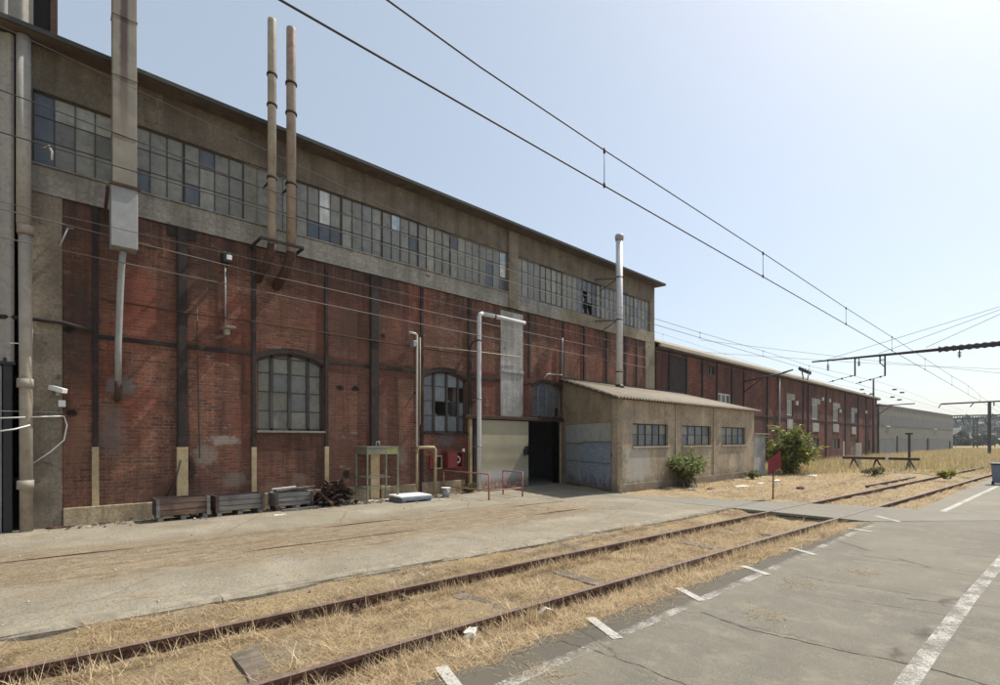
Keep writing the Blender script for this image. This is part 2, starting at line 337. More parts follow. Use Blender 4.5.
M['hall_clad'] = corr_mat('hall_cladding', (0.26,0.245,0.21), (0.17,0.158,0.135))
M['hall_clad_blue'] = corr_mat('hall_cladding_blue', (0.215,0.215,0.21), (0.15,0.15,0.148))
M['fascia'] = corr_mat('fascia', (0.42,0.38,0.30), (0.25,0.215,0.16))
M['door_blue'] = corr_mat('door_blue', (0.33,0.345,0.345), (0.19,0.195,0.19), rust=0.6)
M['door_blue2'] = corr_mat('door_blue_panel', (0.22,0.275,0.34), (0.34,0.35,0.35), rust=0.5)

def pale_door():
    n = NT('pale_door', 0.75); p = n.sep(); k = n.noise(1.2, 5); f = n.noise(9, 5, 0.7)
    c = n.ramp(k, [(0.3, (0.34,0.30,0.205)), (0.7, (0.41,0.365,0.26))])
    lowz = n.math('ADD', p[2], n.math('MULTIPLY', n.math('SUBTRACT', f, 0.5), 0.5))
    c = n.mix(n.ramp(lowz, [(0.62, 1.0), (0.78, 0.0)]), c, (0.42,0.40,0.38))
    c = n.mix(n.math('MULTIPLY', n.ramp(lowz, [(0.28, 1.0), (0.48, 0.0)]), n.ramp(f, [(0.35, 0.0), (0.6, 1.0)])), c, (0.22,0.085,0.04))
    v = n.math('FRACT', n.math('MULTIPLY', p[1], 8.0)); h = n.math('FRACT', n.math('MULTIPLY', p[2], 12.0))
    g = n.math('MINIMUM', n.ramp(v, [(0.0, 0.0), (0.06, 1.0)]), n.ramp(h, [(0.0, 0.3), (0.1, 1.0)]))
    c = n.mix(0.3, c, n.ramp(g, [(0.0, 0.55), (1.0, 1.0)]), 'MULTIPLY'); n.color(c); n.bump(g, 0.3, 0.01); return n.m
M['door_pale'] = pale_door()

def duct_mat():
    n = NT('duct_metal', 0.6); p = n.sep(); yl = n.math('SUBTRACT', p[1], 1.27)
    c = n.ramp(n.noise(2.0, 5), [(0.3, (0.155,0.138,0.108)), (0.7, (0.25,0.225,0.178))])
    dist = n.math('ABSOLUTE', n.math('ADD', yl, n.math('MULTIPLY', n.math('SUBTRACT', n.noise(3, 4), 0.5), 0.1)))
    up = n.ramp(n.math('MULTIPLY', n.math('SUBTRACT', p[2], 8.2), 0.4), [(0.0, 0.0), (0.8, 1.0)])
    c = n.mix(n.math('MULTIPLY', n.ramp(dist, [(0.045, 1.0), (0.09, 0.0)]), up), c, (0.055,0.027,0.021))
    st = n.noise(1, 5, 0.6, n.map((9, 9, 0.4))); c = n.mix(n.ramp(st, [(0.52, 0.0), (0.7, 0.5)]), c, (0.17,0.10,0.06))
    n.color(c); return n.m
M['duct'] = duct_mat()

def ground_mat():
    n = NT('dry_ground', 0.95, spec=0.15); p = n.sep()
    k = n.noise(1.1, 7, 0.72); f = n.noise(34, 6, 0.8); m2 = n.noise(6, 6, 0.75); fib = n.noise(1.0, 5, 0.75, n.map((60, 14, 30)), 1.5)
    g = n.ramp(n.math('ADD', n.math('MULTIPLY', f, 0.55), n.math('MULTIPLY', fib, 0.45)), [(0.32, (0.12,0.083,0.047)), (0.44, (0.36,0.26,0.14)), (0.55, (0.54,0.41,0.235)), (0.68, (0.68,0.545,0.34))])
    dirt = n.ramp(n.math('ADD', n.math('MULTIPLY', m2, 0.6), n.math('MULTIPLY', f, 0.4)), [(0.36, (0.14,0.105,0.07)), (0.5, (0.35,0.275,0.185)), (0.64, (0.53,0.435,0.305))])
    c = n.mix(n.ramp(k, [(0.44, 0.0), (0.60, 0.9)]), g, dirt)
    c = n.mix(n.ramp(n.noise(2.2, 7, 0.75, n.map(loc=(4,1,0))), [(0.54, 0.0), (0.66, 0.6)]), c, (0.10,0.072,0.045))
    green = n.noise(0.35, 5, 0.6, n.map(loc=(9,3,0)))
    c = n.mix(n.ramp(green, [(0.60, 0.0), (0.72, 0.4)]), c, (0.13,0.125,0.05))
    far = n.ramp(n.math('DIVIDE', p[1], 100.0), [(0.30, 0.0), (0.5, 1.0)])
    c = n.mix(n.math('MULTIPLY', far, 0.7), c, (0.22,0.175,0.085))
    n.color(c); n.bump(n.math('ADD', m2, f), 1.0, 0.05); return n.m
M['ground'] = ground_mat()

def apron_mat():
    n = NT('apron_concrete', 0.93, spec=0.2); p = n.sep(); k = n.noise(0.7, 7, 0.68); f = n.noise(26, 5, 0.7); mid = n.noise(4, 6, 0.7)
    c = n.ramp(k, [(0.3, (0.22,0.197,0.15)), (0.5, (0.30,0.27,0.208)), (0.7, (0.39,0.35,0.27))])
    c = n.mix(0.8, c, n.ramp(f, [(0.3, 0.5), (0.7, 1.3)]), 'MULTIPLY'); g2 = n.noise(110, 4, 0.75); c = n.mix(0.8, c, n.ramp(g2, [(0.3, 0.5), (0.7, 1.35)]), 'MULTIPLY')
    c = n.mix(n.ramp(mid, [(0.52, 0.0), (0.68, 0.5)]), c, (0.36,0.275,0.165))
    vv = n.map((1,1,0)); vd = n.comb(n.math('ADD', p[0], n.math('MULTIPLY', n.noise(2, 4), 0.5)), p[1]);
    cr = n.vor(0.33, n.map((1.0, 0.6, 0), vec=vd)); c = n.mix(n.ramp(cr, [(0.0, 0.6), (0.006, 0.0)]), c, (0.14,0.11,0.08))
    # strip of dry growth over the old embedded track, ragged and patchy
    xc = n.math('SUBTRACT', p[0], n.math('MULTIPLY', p[1], 0.075))
    e = n.math('MULTIPLY', n.math('SUBTRACT', n.noise(0.7, 7, 0.75, n.map((1.6, 0.6, 1))), 0.5), 3.4)
    dd = n.math('ABSOLUTE', n.math('ADD', n.math('ADD', xc, 9.75), n.math('MULTIPLY', e, 0.25)))
    hw = n.math('SUBTRACT', 1.0, n.math('MULTIPLY', p[1], 0.03))
    q = n.math('ADD', n.math('SUBTRACT', dd, hw), e)
    ms = n.ramp(q, [(0.0, 0.95), (0.9, 0.0)])
    grit = n.ramp(n.noise(9, 6, 0.8), [(0.34, 0.45), (0.54, 1.0)])
    endm = n.ramp(n.math('MULTIPLY', n.math('ADD', p[1], e), 0.05), [(0.5, 1.0), (0.62, 0.0)])
    straw = n.ramp(n.noise(38, 6, 0.8), [(0.3, (0.07,0.05,0.031)), (0.47, (0.20,0.148,0.088)), (0.68, (0.43,0.335,0.212))])
    rut = n.noise(1.0, 6, 0.72, n.map((5.5, 0.5, 1), loc=(1,4,0))); clump = n.noise(5.5, 6, 0.78, n.map((1.0, 0.6, 1)))
    straw = n.mix(n.ramp(rut, [(0.46, 0.0), (0.62, 0.7)]), straw, (0.115,0.085,0.055))
    straw = n.mix(n.ramp(clump, [(0.50, 0.0), (0.62, 0.75)]), straw, (0.33,0.285,0.215))
    straw = n.mix(n.ramp(clump, [(0.32, 0.8), (0.44, 0.0)]), straw, (0.10,0.072,0.045))
    c = n.mix(n.math('MULTIPLY', n.math('MULTIPLY', ms, endm), grit), c, straw)
    # thin straw drifting over the rest, and tyre-darkened bands
    c = n.mix(n.math('MULTIPLY', n.ramp(n.noise(1.3, 7, 0.78, n.map(loc=(3,9,0))), [(0.5, 0.0), (0.68, 0.7)]), grit), c, straw)
    c = n.mix(n.ramp(n.noise(1.0, 6, 0.7, n.map((1.8, 0.25, 1), loc=(6,2,0))), [(0.5, 0.0), (0.7, 0.45)]), c, (0.20,0.165,0.115))
    n.color(c); n.bump(n.math('ADD', mid, f), 0.6, 0.025); return n.m
M['apron'] = apron_mat()

def asphalt_mat(name, c0, crackk=1.0, tint=(0.26,0.228,0.17)):
    n = NT(name, 0.88, spec=0.3); p = n.sep(); k = n.noise(0.45, 6, 0.65); f = n.noise(70, 3, 0.7); g = n.vor(120, feature='F1', out='Color'); mid = n.noise(3.0, 6, 0.72)
    c = n.ramp(k, [(0.3, scl(c0, 0.82)), (0.5, c0), (0.72, scl(c0, 1.18))])
    c = n.mix(0.75, c, n.ramp(f, [(0.25, 0.6), (0.75, 1.4)]), 'MULTIPLY')
    sp = n.t.nodes.new('ShaderNodeSeparateColor'); n.put(sp.inputs[0], g)
    c = n.mix(n.ramp(sp.outputs[0], [(0.86, 0.0), (0.93, 0.32)]), c, (0.36,0.335,0.285))
    c = n.mix(n.ramp(mid, [(0.5, 0.0), (0.66, 0.55)]), c, tint)
    big = n.noise(0.23, 6, 0.72, n.map((1,0.5,1), loc=(3,7,0))); c = n.mix(n.ramp(big, [(0.42, 0.0), (0.6, 0.6)]), c, scl(tint, 0.85))
    gr = n.noise(240, 2, 0.6); c = n.mix(0.8, c, n.ramp(gr, [(0.3, 0.55), (0.7, 1.45)]), 'MULTIPLY')
    st = n.noise(1.0, 5, 0.7, n.map((0.7, 4, 1))); c = n.mix(n.ramp(st, [(0.55, 0.0), (0.72, 0.3)]), c, scl(c0, 0.65))
    if name == 'asphalt':
        ed = n.math('ADD', n.math('SUBTRACT', p[0], n.math('MULTIPLY', p[1], 0.012)), n.math('MULTIPLY', n.math('SUBTRACT', mid, 0.5), 0.12))
        c = n.mix(n.ramp(n.math('ADD', ed, 3.0), [(0.16, 0.75), (0.24, 0.0)]), c, (0.085,0.073,0.056))
    wv = n.comb(n.math('ADD', p[0], n.math('MULTIPLY', n.math('SUBTRACT', n.noise(0.9, 5, 0.7), 0.5), 0.7)), n.math('ADD', p[1], n.math('MULTIPLY', n.math('SUBTRACT', n.noise(1.1, 5, 0.7, n.map(loc=(4,4,4))), 0.5), 0.6)))
    cr = n.vor(0.19, n.map((0.4, 1.7, 0), vec=wv)); brk = n.ramp(n.noise(1.7, 3, 0.5, n.map(loc=(2,6,1))), [(0.44, 0.0), (0.56, 1.0)]); c = n.mix(n.math('MULTIPLY', n.ramp(cr, [(0.0, 0.75*crackk), (0.0022, 0.4*crackk), (0.0045, 0.0)]), brk), c, (0.06,0.05,0.04))
    n.color(c); n.bump(n.math('ADD', f, n.ramp(cr, [(0.0, 0.0), (0.008, 1.0)])), 0.4, 0.008); return n.m
M['asphalt'] = asphalt_mat('asphalt', (0.15,0.138,0.110))
M['crossing'] = asphalt_mat('crossing_asphalt', (0.20,0.19,0.16), 0.6)
M['road_concrete'] = asphalt_mat('road_concrete', (0.215,0.195,0.155), 0.8)
def paint_mat(name, amount):
    n = NT(name, 0.8); f = n.noise(28, 6, 0.8); k = n.noise(2.5, 5, 0.7)
    c = n.ramp(f, [(0.3, (0.36,0.34,0.295)), (0.7, (0.56,0.54,0.48))]); n.color(c)
    g = n.noise(90, 4, 0.7); a = n.ramp(n.math('ADD', n.math('ADD', n.math('MULTIPLY', f, 0.35), n.math('MULTIPLY', g, 0.25)), n.math('MULTIPLY', k, 0.5)), [(amount-0.06, 0.0), (amount+0.07, 0.9)])
    n.put(n.b.inputs['Alpha'], a); return n.m
M['paint'] = paint_mat('road_paint', 0.545); M['paint_worn'] = paint_mat('road_paint_worn', 0.585); M['paint_fresh'] = paint_mat('road_paint_fresh', 0.48)
M['hill'] = plain('hill_ground', (0.05,0.06,0.035), 0.95, scale=0.05)
# ================================================================== GROUND
def smooth(t): t = np.clip(t, 0, 1); return t*t*(3-2*t)
def vnoise(x, y, s, seed=0):
    r = np.random.default_rng(seed); T = r.random((64, 64)); u = x*s; v = y*s
    i = np.floor(u).astype(int); j = np.floor(v).astype(int); a = smooth(u-i); b = smooth(v-j)
    g = lambda p, q: T[p % 64, q % 64]
    return (g(i,j)*(1-a)+g(i+1,j)*a)*(1-b)+(g(i,j+1)*(1-a)+g(i+1,j+1)*a)*b - 0.5
def far_edge(x): return np.interp(x, [-10.2, -8.5, -4.9, -2.7, 0], [14.7, 14.8, 16.4, 17.2, 17.1])
def gz(x, y):
    x = np.asarray(x, float); y = np.asarray(y, float)
    n_ = vnoise(x, y, 2.1, 1)*0.05+vnoise(x, y, 6.5, 2)*0.03
    kx = kerb_x(y); ax = asph_x(y)
    near = -0.125+n_; near = near+(0.105)*smooth((x-(ax-0.75))/0.7)
    near = near+0.075*smooth((kx+0.6-x)/0.5)
    near = np.where(x > ax+0.12, -0.08, near); near = np.where(x < kx-0.05, -0.08, near)
    r1 = rail_x(0, y); r2 = rail_x(1, y)
    far = -0.01+n_*1.6-0.10*smooth((x-(r1-0.9))/0.6)+0.07*smooth((x-(r2+0.4))/0.6)
    far = np.where((x > -2.35+0.03*(y-17)) & (y < 60), -0.08, far)
    far = np.where(x < FX+0.1, -0.08, far)
    h_ = np.where(y < 13.87, near, np.where(y < far_edge(x)+0.1, -0.08, far))
    d = np.hypot(x, y); h_ = np.where(d > 95, 0.0, h_)
    return h_
def axis(pts):
    out = []
    for (a, b, st) in pts: out += list(np.arange(a, b-1e-6, st))
    return np.array(out+[pts[-1][1]])
xs = axis([(-1500,-200,260),(-200,-40,20),(-40,-15,2.5),(-15,-7.2,0.4),(-7.2,-2,0.08),(-2,2,0.5),(2,20,3),(20,100,20),(100,1500,280)])
ys = axis([(-300,-40,65),(-40,-4,3),(-4,18.5,0.09),(18.5,60,0.5),(60,140,5),(140,400,40),(400,2600,400)])
X, Y = np.meshgrid(xs, ys); Z = gz(X, Y)
nv = X.size; nx = len(xs); ny = len(ys)
me = bpy.data.meshes.new('ground'); me.vertices.add(nv)
me.vertices.foreach_set('co', np.stack([X, Y, Z], -1).reshape(-1).astype(np.float32))
idx = np.arange(nv).reshape(ny, nx); q = np.stack([idx[:-1,:-1], idx[:-1,1:], idx[1:,1:], idx[1:,:-1]], -1).reshape(-1, 4)
me.loops.add(q.size); me.loops.foreach_set('vertex_index', q.reshape(-1).astype(np.int32))
me.polygons.add(len(q)); me.polygons.foreach_set('loop_start', (np.arange(len(q))*4).astype(np.int32))
me.polygons.foreach_set('use_smooth', np.ones(len(q), bool)); me.update(calc_edges=True); me.materials.append(M['ground'])
g_o = bpy.data.objects.new('ground', me); col.objects.link(g_o)
tag(g_o, 'dry straw coloured ground running out to the horizon', 'ground', kind='structure')

def sheet(name, pts, z, m, th=0.06):
    mb = MB(); mb.poly(pts, z-th, z); o = mb.build(name, m, at=(0,0,0)); return o
ax_pts = [(asph_x(y)+0.035*math.sin(y*5.1)+0.03*math.sin(y*13.7+1)+random.uniform(-.025,.025), y) for y in np.arange(-6, 13.9, 0.12)]
tag(sheet('asphalt_road', ax_pts+[(-2.75, 13.86), (0, 17.1), (40, 17.1), (40, -6)], 0.0, M['asphalt']), 'weathered grey asphalt yard road with worn white lines at the lower right', 'road', kind='structure')
kx_pts = [(kerb_x(y), y) for y in np.arange(-8, 13.9, 0.5)]+[(kerb_x(13.86), 13.86)]
tag(sheet('concrete_apron', kx_pts+[(-10.1, 13.86), (-10.1, 14.75), (-14.2, 16.6), (-14.2, -8)], 0.0, M['apron']), 'pale cracked concrete apron along the foot of the brick factory', 'pavement', kind='structure')
tag(sheet('crossing_pavement', [(-10.09, 13.87), (-2.76, 13.87), (0.0, 17.105), (-2.7, 17.2), (-4.9, 16.4), (-8.5, 14.85), (-10.09, 14.72)], 0.004, M['crossing']), 'grey asphalt level crossing over the rails in front of the shed', 'crossing', kind='structure')
tag(sheet('concrete_road', [(-2.35, 17.11), (-1.1, 60), (40, 60), (40, 17.11)], -0.003, M['road_concrete']), 'pale concrete road beyond the crossing at the right', 'road', kind='structure')
# road markings: thin sheets 4 mm over the road
def strip(pts, wd, z, mb):
    for (a, b) in zip(pts[:-1], pts[1:]):
        d = Vector((b[0]-a[0], b[1]-a[1])).normalized(); nn = Vector((-d.y, d.x))*wd/2
        mb.add([(a[0]-nn.x,a[1]-nn.y,z),(a[0]+nn.x,a[1]+nn.y,z),(b[0]+nn.x,b[1]+nn.y,z),(b[0]-nn.x,b[1]-nn.y,z)], [(0,1,2,3)])
rm = MB(); strip([(-0.76, 3.5), (-0.70, 5.6), (-0.62, 8.0), (-0.49, 10.6), (-0.42, 12.2)], 0.135, 0.004, rm)
tag(rm.build('road_marking', M['paint'], at=(0,0,0)), 'worn broad white lane line at the lower right edge of the asphalt', 'road line', kind='structure')
rm = MB(); strip([(-2.80, 0), (-2.74, 4.1), (-2.69, 6.65), (-2.62, 11.6), (-2.56, 13.2)], 0.12, 0.004, rm)
tag(rm.build('road_marking', M['paint_worn'], at=(0,0,0)), 'faded long white bay line beside the dry grass verge', 'road line', kind='structure')
rm = MB(); strip([(-1.84, 17.2), (-1.33, 29.3)], 0.13, 0.001, rm)
tag(rm.build('road_marking', M['paint_fresh'], at=(0,0,0)), 'straight white line leading to the dark bin at the right edge', 'road line', kind='structure')
rm = MB()
for (a, b) in (((441,667),(458,690)), ((590,618),(618,639)), ((678,588),(702,601)), ((743,566),(768,575)), ((791,548),(815,555)), ((848,528),(872,532)), ((876,516),(900,522))):
    pa, pb = grd(*a), grd(*b); strip([pa, pb], 0.105, 0.008, rm)
tag(rm.build('road_marking', M['paint_fresh'], at=(0,0,0)), 'row of short white parking bay ticks along the verge', 'road line', kind='structure')

# long open cracks and joints in the asphalt
def crack(pts, w0):
    ck = MB(); P_ = []
    for (a, b) in zip(pts[:-1], pts[1:]):
        a, b = grd(*a), grd(*b); n_ = max(4, int(math.hypot(b[0]-a[0], b[1]-a[1])/.05))
        for i in range(n_): P_.append((a[0]+(b[0]-a[0])*i/n_, a[1]+(b[1]-a[1])*i/n_))
    jx = jy = 0; vs_ = []
    for (x, y) in P_:
        jx = jx*.9+random.uniform(-.012,.012); jy = jy*.9+random.uniform(-.012,.012); w_ = w0*random.uniform(.25, 1.3); vs_ += [(x+jx, y+jy-w_/2, .003), (x+jx, y+jy+w_/2, .003)]
    ck.add(vs_, [(2*i, 2*i+1, 2*i+3, 2*i+2) for i in range(len(P_)-1)])
    tag(ck.build('pavement_crack', M['crack'], at=(0,0,0)), 'thin dark crack across the asphalt', 'crack', kind='structure')
for pts, w0 in (([(700,612),(745,628),(840,650),(930,668),(1010,692)], .011), ([(790,574),(826,581),(880,589),(918,595)], .009), ([(905,598),(960,604),(1010,608)], .010), ([(850,600),(960,618),(1010,622)], .006), ([(560,640),(640,664),(700,690)], .007), ([(880,548),(950,553),(1010,559)], .010)): crack(pts, w0)
# broken kerb edge of the apron
kb = MB(); yy = -7.0
while yy < 13.8:
    L = min(random.uniform(1.4, 3.6), 13.85-yy); n_ = max(2, int(L/0.12)); rows = []
    for i in range(n_+1):
        y = yy+0.006+(L-0.012)*i/n_; j = random.uniform(-0.008, 0.008)+.018*math.sin(y*1.3)+.012*math.sin(y*4.1); t = random.uniform(-0.006, 0.002)
        if random.random() < 0.07: j -= 0.04; t -= 0.03
        rows.append([(kerb_x(y)-0.2, y, 0.003), (kerb_x(y)+j-0.01, y, 0.004+t*0.4), (kerb_x(y)+j+0.028, y, -0.022+t), (kerb_x(y)+random.uniform(0.03, 0.05), y, -0.2)])
    vs_ = [p for r in rows for p in r]; fs = [(i*4+k, i*4+k+1, (i+1)*4+k+1, (i+1)*4+k) for i in range(n_) for k in range(3)]
    fs += [(0,1,2,3)]; kb.add(vs_, fs); yy += L
tag(kb.build('kerb', M['stone'], at=(0,0,0)), 'chipped concrete kerb edging the apron beside the far rail', 'kerb', kind='structure')

# ================================================================== RAILS
def rail_mesh(pts, top, h=0.15, head=0.068):
    prof = [(-head/2,0),(head/2,0),(head/2,-0.035),(0.009,-0.05),(0.009,-h+0.02),(0.065,-h),(-0.065,-h),(-0.009,-h+0.02),(-0.009,-0.05),(-head/2,-0.035)]
    mb = MB(); n_ = len(prof); vs_ = []
    for i, (x, y) in enumerate(pts):
        a = pts[max(i-1, 0)]; b = pts[min(i+1, len(pts)-1)]; d = Vector((b[0]-a[0], b[1]-a[1])).normalized(); nn = Vector((d.y, -d.x))
        for (u, v) in prof: vs_.append((x+nn.x*u, y+nn.y*u, top+v))
    for k in range(n_):
        for i in range(len(pts)-1): mb.add([], []) ; 
    base = len(mb.v); mb.v += vs_
    for i in range(len(pts)-1):
        for k in range(n_):
            mb.f.append([i*n_+k, i*n_+(k+1)%n_, (i+1)*n_+(k+1)%n_, (i+1)*n_+k]); mb.m.append(0 if k in (0, 1, 9) and k == 0 else 1); mb.c.append(None); mb.smooth.append(False)
    mb.f.append(list(range(n_))); mb.m.append(1); mb.c.append(None); mb.smooth.append(False)
    mb.f.append([(len(pts)-1)*n_+k for k in range(n_)][::-1]); mb.m.append(1); mb.c.append(None); mb.smooth.append(False)
    return mb
def rail_line(i): return [(rail_x(i, y)+0.006*math.sin(y*0.9+i), y) for y in np.arange(-8, 96, 0.8)]
for i, lb in ((0, 'long rusty rail nearer the apron kerb'), (1, 'long rusty rail nearer the asphalt parking bays')):
    tag(rail_mesh(rail_line(i), 0.012).build('railway_rail', [M['rail_top'], M['rail_web']], at=(rail_x(i,0), 0, -0.14)), lb, 'rail', 'rails of the track crossing the yard')
a, b = grd(866, 486), grd(915, 477); 
tag(rail_mesh([a, b], 0.03, 0.1).build('railway_rail', [M['rail_top'], M['rail_web']]), 'short loose rail lying in the dry grass before the buffer beam', 'rail')
for x0, lb in ((-10.6, 'old grooved tram rail sunk in the apron on the wall side'), (-9.1, 'old grooved tram rail sunk in the apron on the kerb side')):
    tr_ = rail_mesh([(x0+0.06*y, y) for y in np.arange(-8, 11.6, 0.35)], 0.0, 0.05, 0.042); tr_.v = [(a, b, c+0.004+0.010*math.sin(b*1.1+x0)+0.006*math.sin(b*2.7)-0.004) for a, b, c in tr_.v]
    tag(tr_.build('tram_rail', [M['rail_web'], M['rail_web']], at=(x0, 0, 0)), lb, 'rail', 'old rails sunk in the apron')
# sleepers and rail chairs showing through the straw
def sleeper(y, label, x0=None, x1=None):
    xa, xb = rail_x(0, y)+(x0 or 0.15), rail_x(1, y)-(x1 or 0.1); mb = MB(); n_ = 7
    vs_ = []
    for i in range(n_+1):
        x = xa+(xb-xa)*i/n_
        for (dy, z) in ((-0.12, -0.16), (-0.11+random.uniform(-.015,.015), -0.112+random.uniform(-.012,.012)), (0.11+random.uniform(-.015,.015), -0.112+random.uniform(-.012,.012)), (0.12, -0.16)):
            vs_.append((x, y+dy-0.054*(x-xa), z))
    fs = [(i*4+k, (i+1)*4+k, (i+1)*4+k+1, i*4+k+1) for i in range(n_) for k in range(3)]+[(0,1,2,3), (n_*4+3, n_*4+2, n_*4+1, n_*4)]
    mb.add(vs_, fs); return tag(mb.build('railway_sleeper', M['sleeper']), label, 'sleeper', 'sleepers showing between the rails')
for y, lb in ((1.40, 'worn grey sleeper showing through straw nearest the lower left corner'), (3.92, 'half buried sleeper left of the plastic bag by the near rail'), (5.7, 'grey sleeper end beyond the crumpled plastic bag'), (9.1, 'sleeper barely showing in straw midway to the crossing'), (11.2, 'last buried sleeper before the crossing')):
    sleeper(y, lb)
# chairs that clamp the rails
for i in (0, 1):
    for k, y in enumerate(np.arange(-0.5, 13.5, 0.63)):
        s_ = 1 if i == 1 else 1
        mb = MB(); x = rail_x(i, y)
        mb.box(x+0.06, x+0.13, y-0.05, y+0.05, -0.15, -0.085); mb.beam((x+0.10, y, -0.09), (x+0.035, y, -0.045), 0.05, 0.03)
        if random.random() < 0.45:
            tag(mb.build('rail_chair', M['rust'], bevel=0.006), 'rusty chair and key gripping the side of the rail', 'rail clamp', 'rusty clamps along the rails')
# ================================================================== MAIN FACTORY
def wall_x(mb, x, y0, y1, z0, z1, th, ops, mi=0):
    """wall in the plane x, outer face towards +x, openings (ya, yb, za, zt, rise)"""
    br = {y0, y1}
    for (ya, yb, za, zt, rise) in ops:
        n_ = 14 if rise else 1
        for k in range(n_+1): br.add(round(ya+(yb-ya)*k/n_, 5))
    br = sorted(b for b in br if y0-1e-6 <= b <= y1+1e-6)
    def top(o, y):
        ya, yb, za, zt, rise = o
        if not rise: return zt
        t = (y-(ya+yb)/2)/((yb-ya)/2); return zt-rise*(t*t)
    for a, b in zip(br[:-1], br[1:]):
        c = (a+b)/2; sp = sorted([o for o in ops if o[0] < c < o[1]], key=lambda o: o[2]); za_, zb_ = z0, z0
        for o in sp+[None]:
            ta, tb = (o[2], o[2]) if o else (z1, z1)
            if ta-za_ > 1e-4 or tb-zb_ > 1e-4:
                for xx, fl in ((x, 0), (x-th, 1)):
                    q_ = [(xx,a,za_),(xx,b,zb_),(xx,b,tb),(xx,a,ta)]; mb.add(q_, [(0,1,2,3) if not fl else (3,2,1,0)], mi)
            if o:
                za_, zb_ = top(o, a), top(o, b)
                mb.add([(x,a,za_),(x,b,zb_),(x-th,b,zb_),(x-th,a,za_)], [(0,1,2,3)], mi)
                mb.add([(x,a,o[2]),(x,b,o[2]),(x-th,b,o[2]),(x-th,a,o[2])], [(3,2,1,0)], mi)
    for (ya, yb, za, zt, rise) in ops:
        for y in (ya, yb): mb.add([(x,y,za),(x,y,zt-rise),(x-th,y,zt-rise),(x-th,y,za)], [(0,1,2,3)], mi)
    for y in (y0, y1): mb.add([(x,y,z0),(x,y,z1),(x-th,y,z1),(x-th,y,z0)], [(0,1,2,3)], mi)
    mb.add([(x,y0,z1),(x,y1,z1),(x-th,y1,z1),(x-th,y0,z1)], [(0,1,2,3)], mi)

YL, YR = -9.0, 24.1
fact = thing('factory_building', (-14.2, 7.5, 0), 'long red brick factory hall with concrete upper storey and strip glazing', 'factory')
arches = [(4.20, 6.02, 2.11, 4.25, 0.24), (9.49, 11.33, 2.11, 4.25, 0.24), (14.75, 16.60, 2.82, 4.25, 0.24)]
door_op = (14.42, 16.42, -0.05, 2.62, 0)
mb = MB(); wall_x(mb, FX, 0.29, 23.2, 0.0, 7.0, 0.4, arches+[door_op, (11.78, 14.40, -0.05, 2.62, 0)]); mb.build('brick_wall', M['brick'], fact)
mb = MB(); wall_x(mb, FX+0.03, -0.25, YR, 7.0, 10.05, 0.4, [(-0.17, 13.32, 7.57, 9.14, 0), (13.85, 23.65, 7.57, 9.14, 0)]); mb.build('upper_wall', M['concrete_upper'], fact)
mb = MB(); mb.box(FX+0.032, FX+0.06, -0.22, 16.45, 7.004, 7.56); mb.box(FX+0.032, FX+0.10, -0.2, 13.32, 7.565, 7.60); mb.build('sill_band', M['concrete_sill'], fact, bevel=0.008)
mb = MB(); mb.box(FX+0.032, FX+0.055, 16.46, YR-0.02, 7.004, 7.56); mb.box(FX-0.3, FX+0.05, 23.2, YR, 0.0, 6.998); mb.build('corner_pier', M['concrete_sill_new'], fact, bevel=0.008)
mb = MB(); mb.box(FX+0.032, FX+0.11, 13.34, 13.83, 7.0, 10.0); mb.build('upper_pier', M['concrete_pier'], fact, bevel=0.01)
mb = MB(); mb.box(FX-0.35, FX+0.04, -0.25, 0.29, 0, 6.998); mb.build('grey_pier', M['concrete_pier'], fact, bevel=0.01)
# plinth broken at the columns
mb = MB(); y = 0.30
for (a, b) in ((0.30, 2.3), (2.66, 4.0), (4.15, 7.5), (7.85, 9.2), (9.36, 11.2)):
    MB().box(FX-0.02, FX+random.uniform(0.05, 0.08), a, b, -0.02, 0.42+random.uniform(-0.03, 0.03)).build('plinth', M['plinth'], fact, bevel=0.02)
# roof and eave
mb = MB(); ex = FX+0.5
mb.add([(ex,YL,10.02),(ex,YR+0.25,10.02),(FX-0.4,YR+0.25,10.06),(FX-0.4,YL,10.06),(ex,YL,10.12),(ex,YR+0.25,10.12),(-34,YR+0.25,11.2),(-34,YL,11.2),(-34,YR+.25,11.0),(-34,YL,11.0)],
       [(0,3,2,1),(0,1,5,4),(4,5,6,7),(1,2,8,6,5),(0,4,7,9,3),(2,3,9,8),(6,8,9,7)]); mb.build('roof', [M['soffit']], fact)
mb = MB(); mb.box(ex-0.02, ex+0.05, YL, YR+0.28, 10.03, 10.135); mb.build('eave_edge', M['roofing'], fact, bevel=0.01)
mb = MB()
mb.box(-34, -33.7, YL, YR, 0, 11); mb.box(-33.7, FX-0.42, YR-0.3, YR-0.002, 0, 10.4); mb.box(-33.7, FX-0.42, YL, YL+0.3, 0, 10.4)
mb.box(FX-0.38, FX-0.05, YL, -0.9, 0, 10.0); mb.build('outer_wall', M['brick_far'], fact)
mb = MB(); mb.box(-33.7, FX-0.01, YL+.3, YR-.3, -0.04, -0.004); mb.build('floor', M['interior'], fact)
mb = MB(); mb.box(-22.0, -21.8, 11.0, 20.0, 0, 5); mb.box(-21.8, FX-0.4, 11.0, 11.2, 0, 5); mb.box(-21.8, FX-0.4, 19.8, 20.0, 0, 5); mb.box(-22, FX-0.4, 11.0, 20.0, 5, 5.1); mb.build('inner_partition', M['interior'], fact)
mb = MB(); mb.box(FX-0.33, FX-0.30, 0.3, 23.2, 4.7, 9.3, 0) ; mb.build('dark_backing', M['black'], fact)  # near-black sheet added behind the strip glazing, standing for the unlit interior
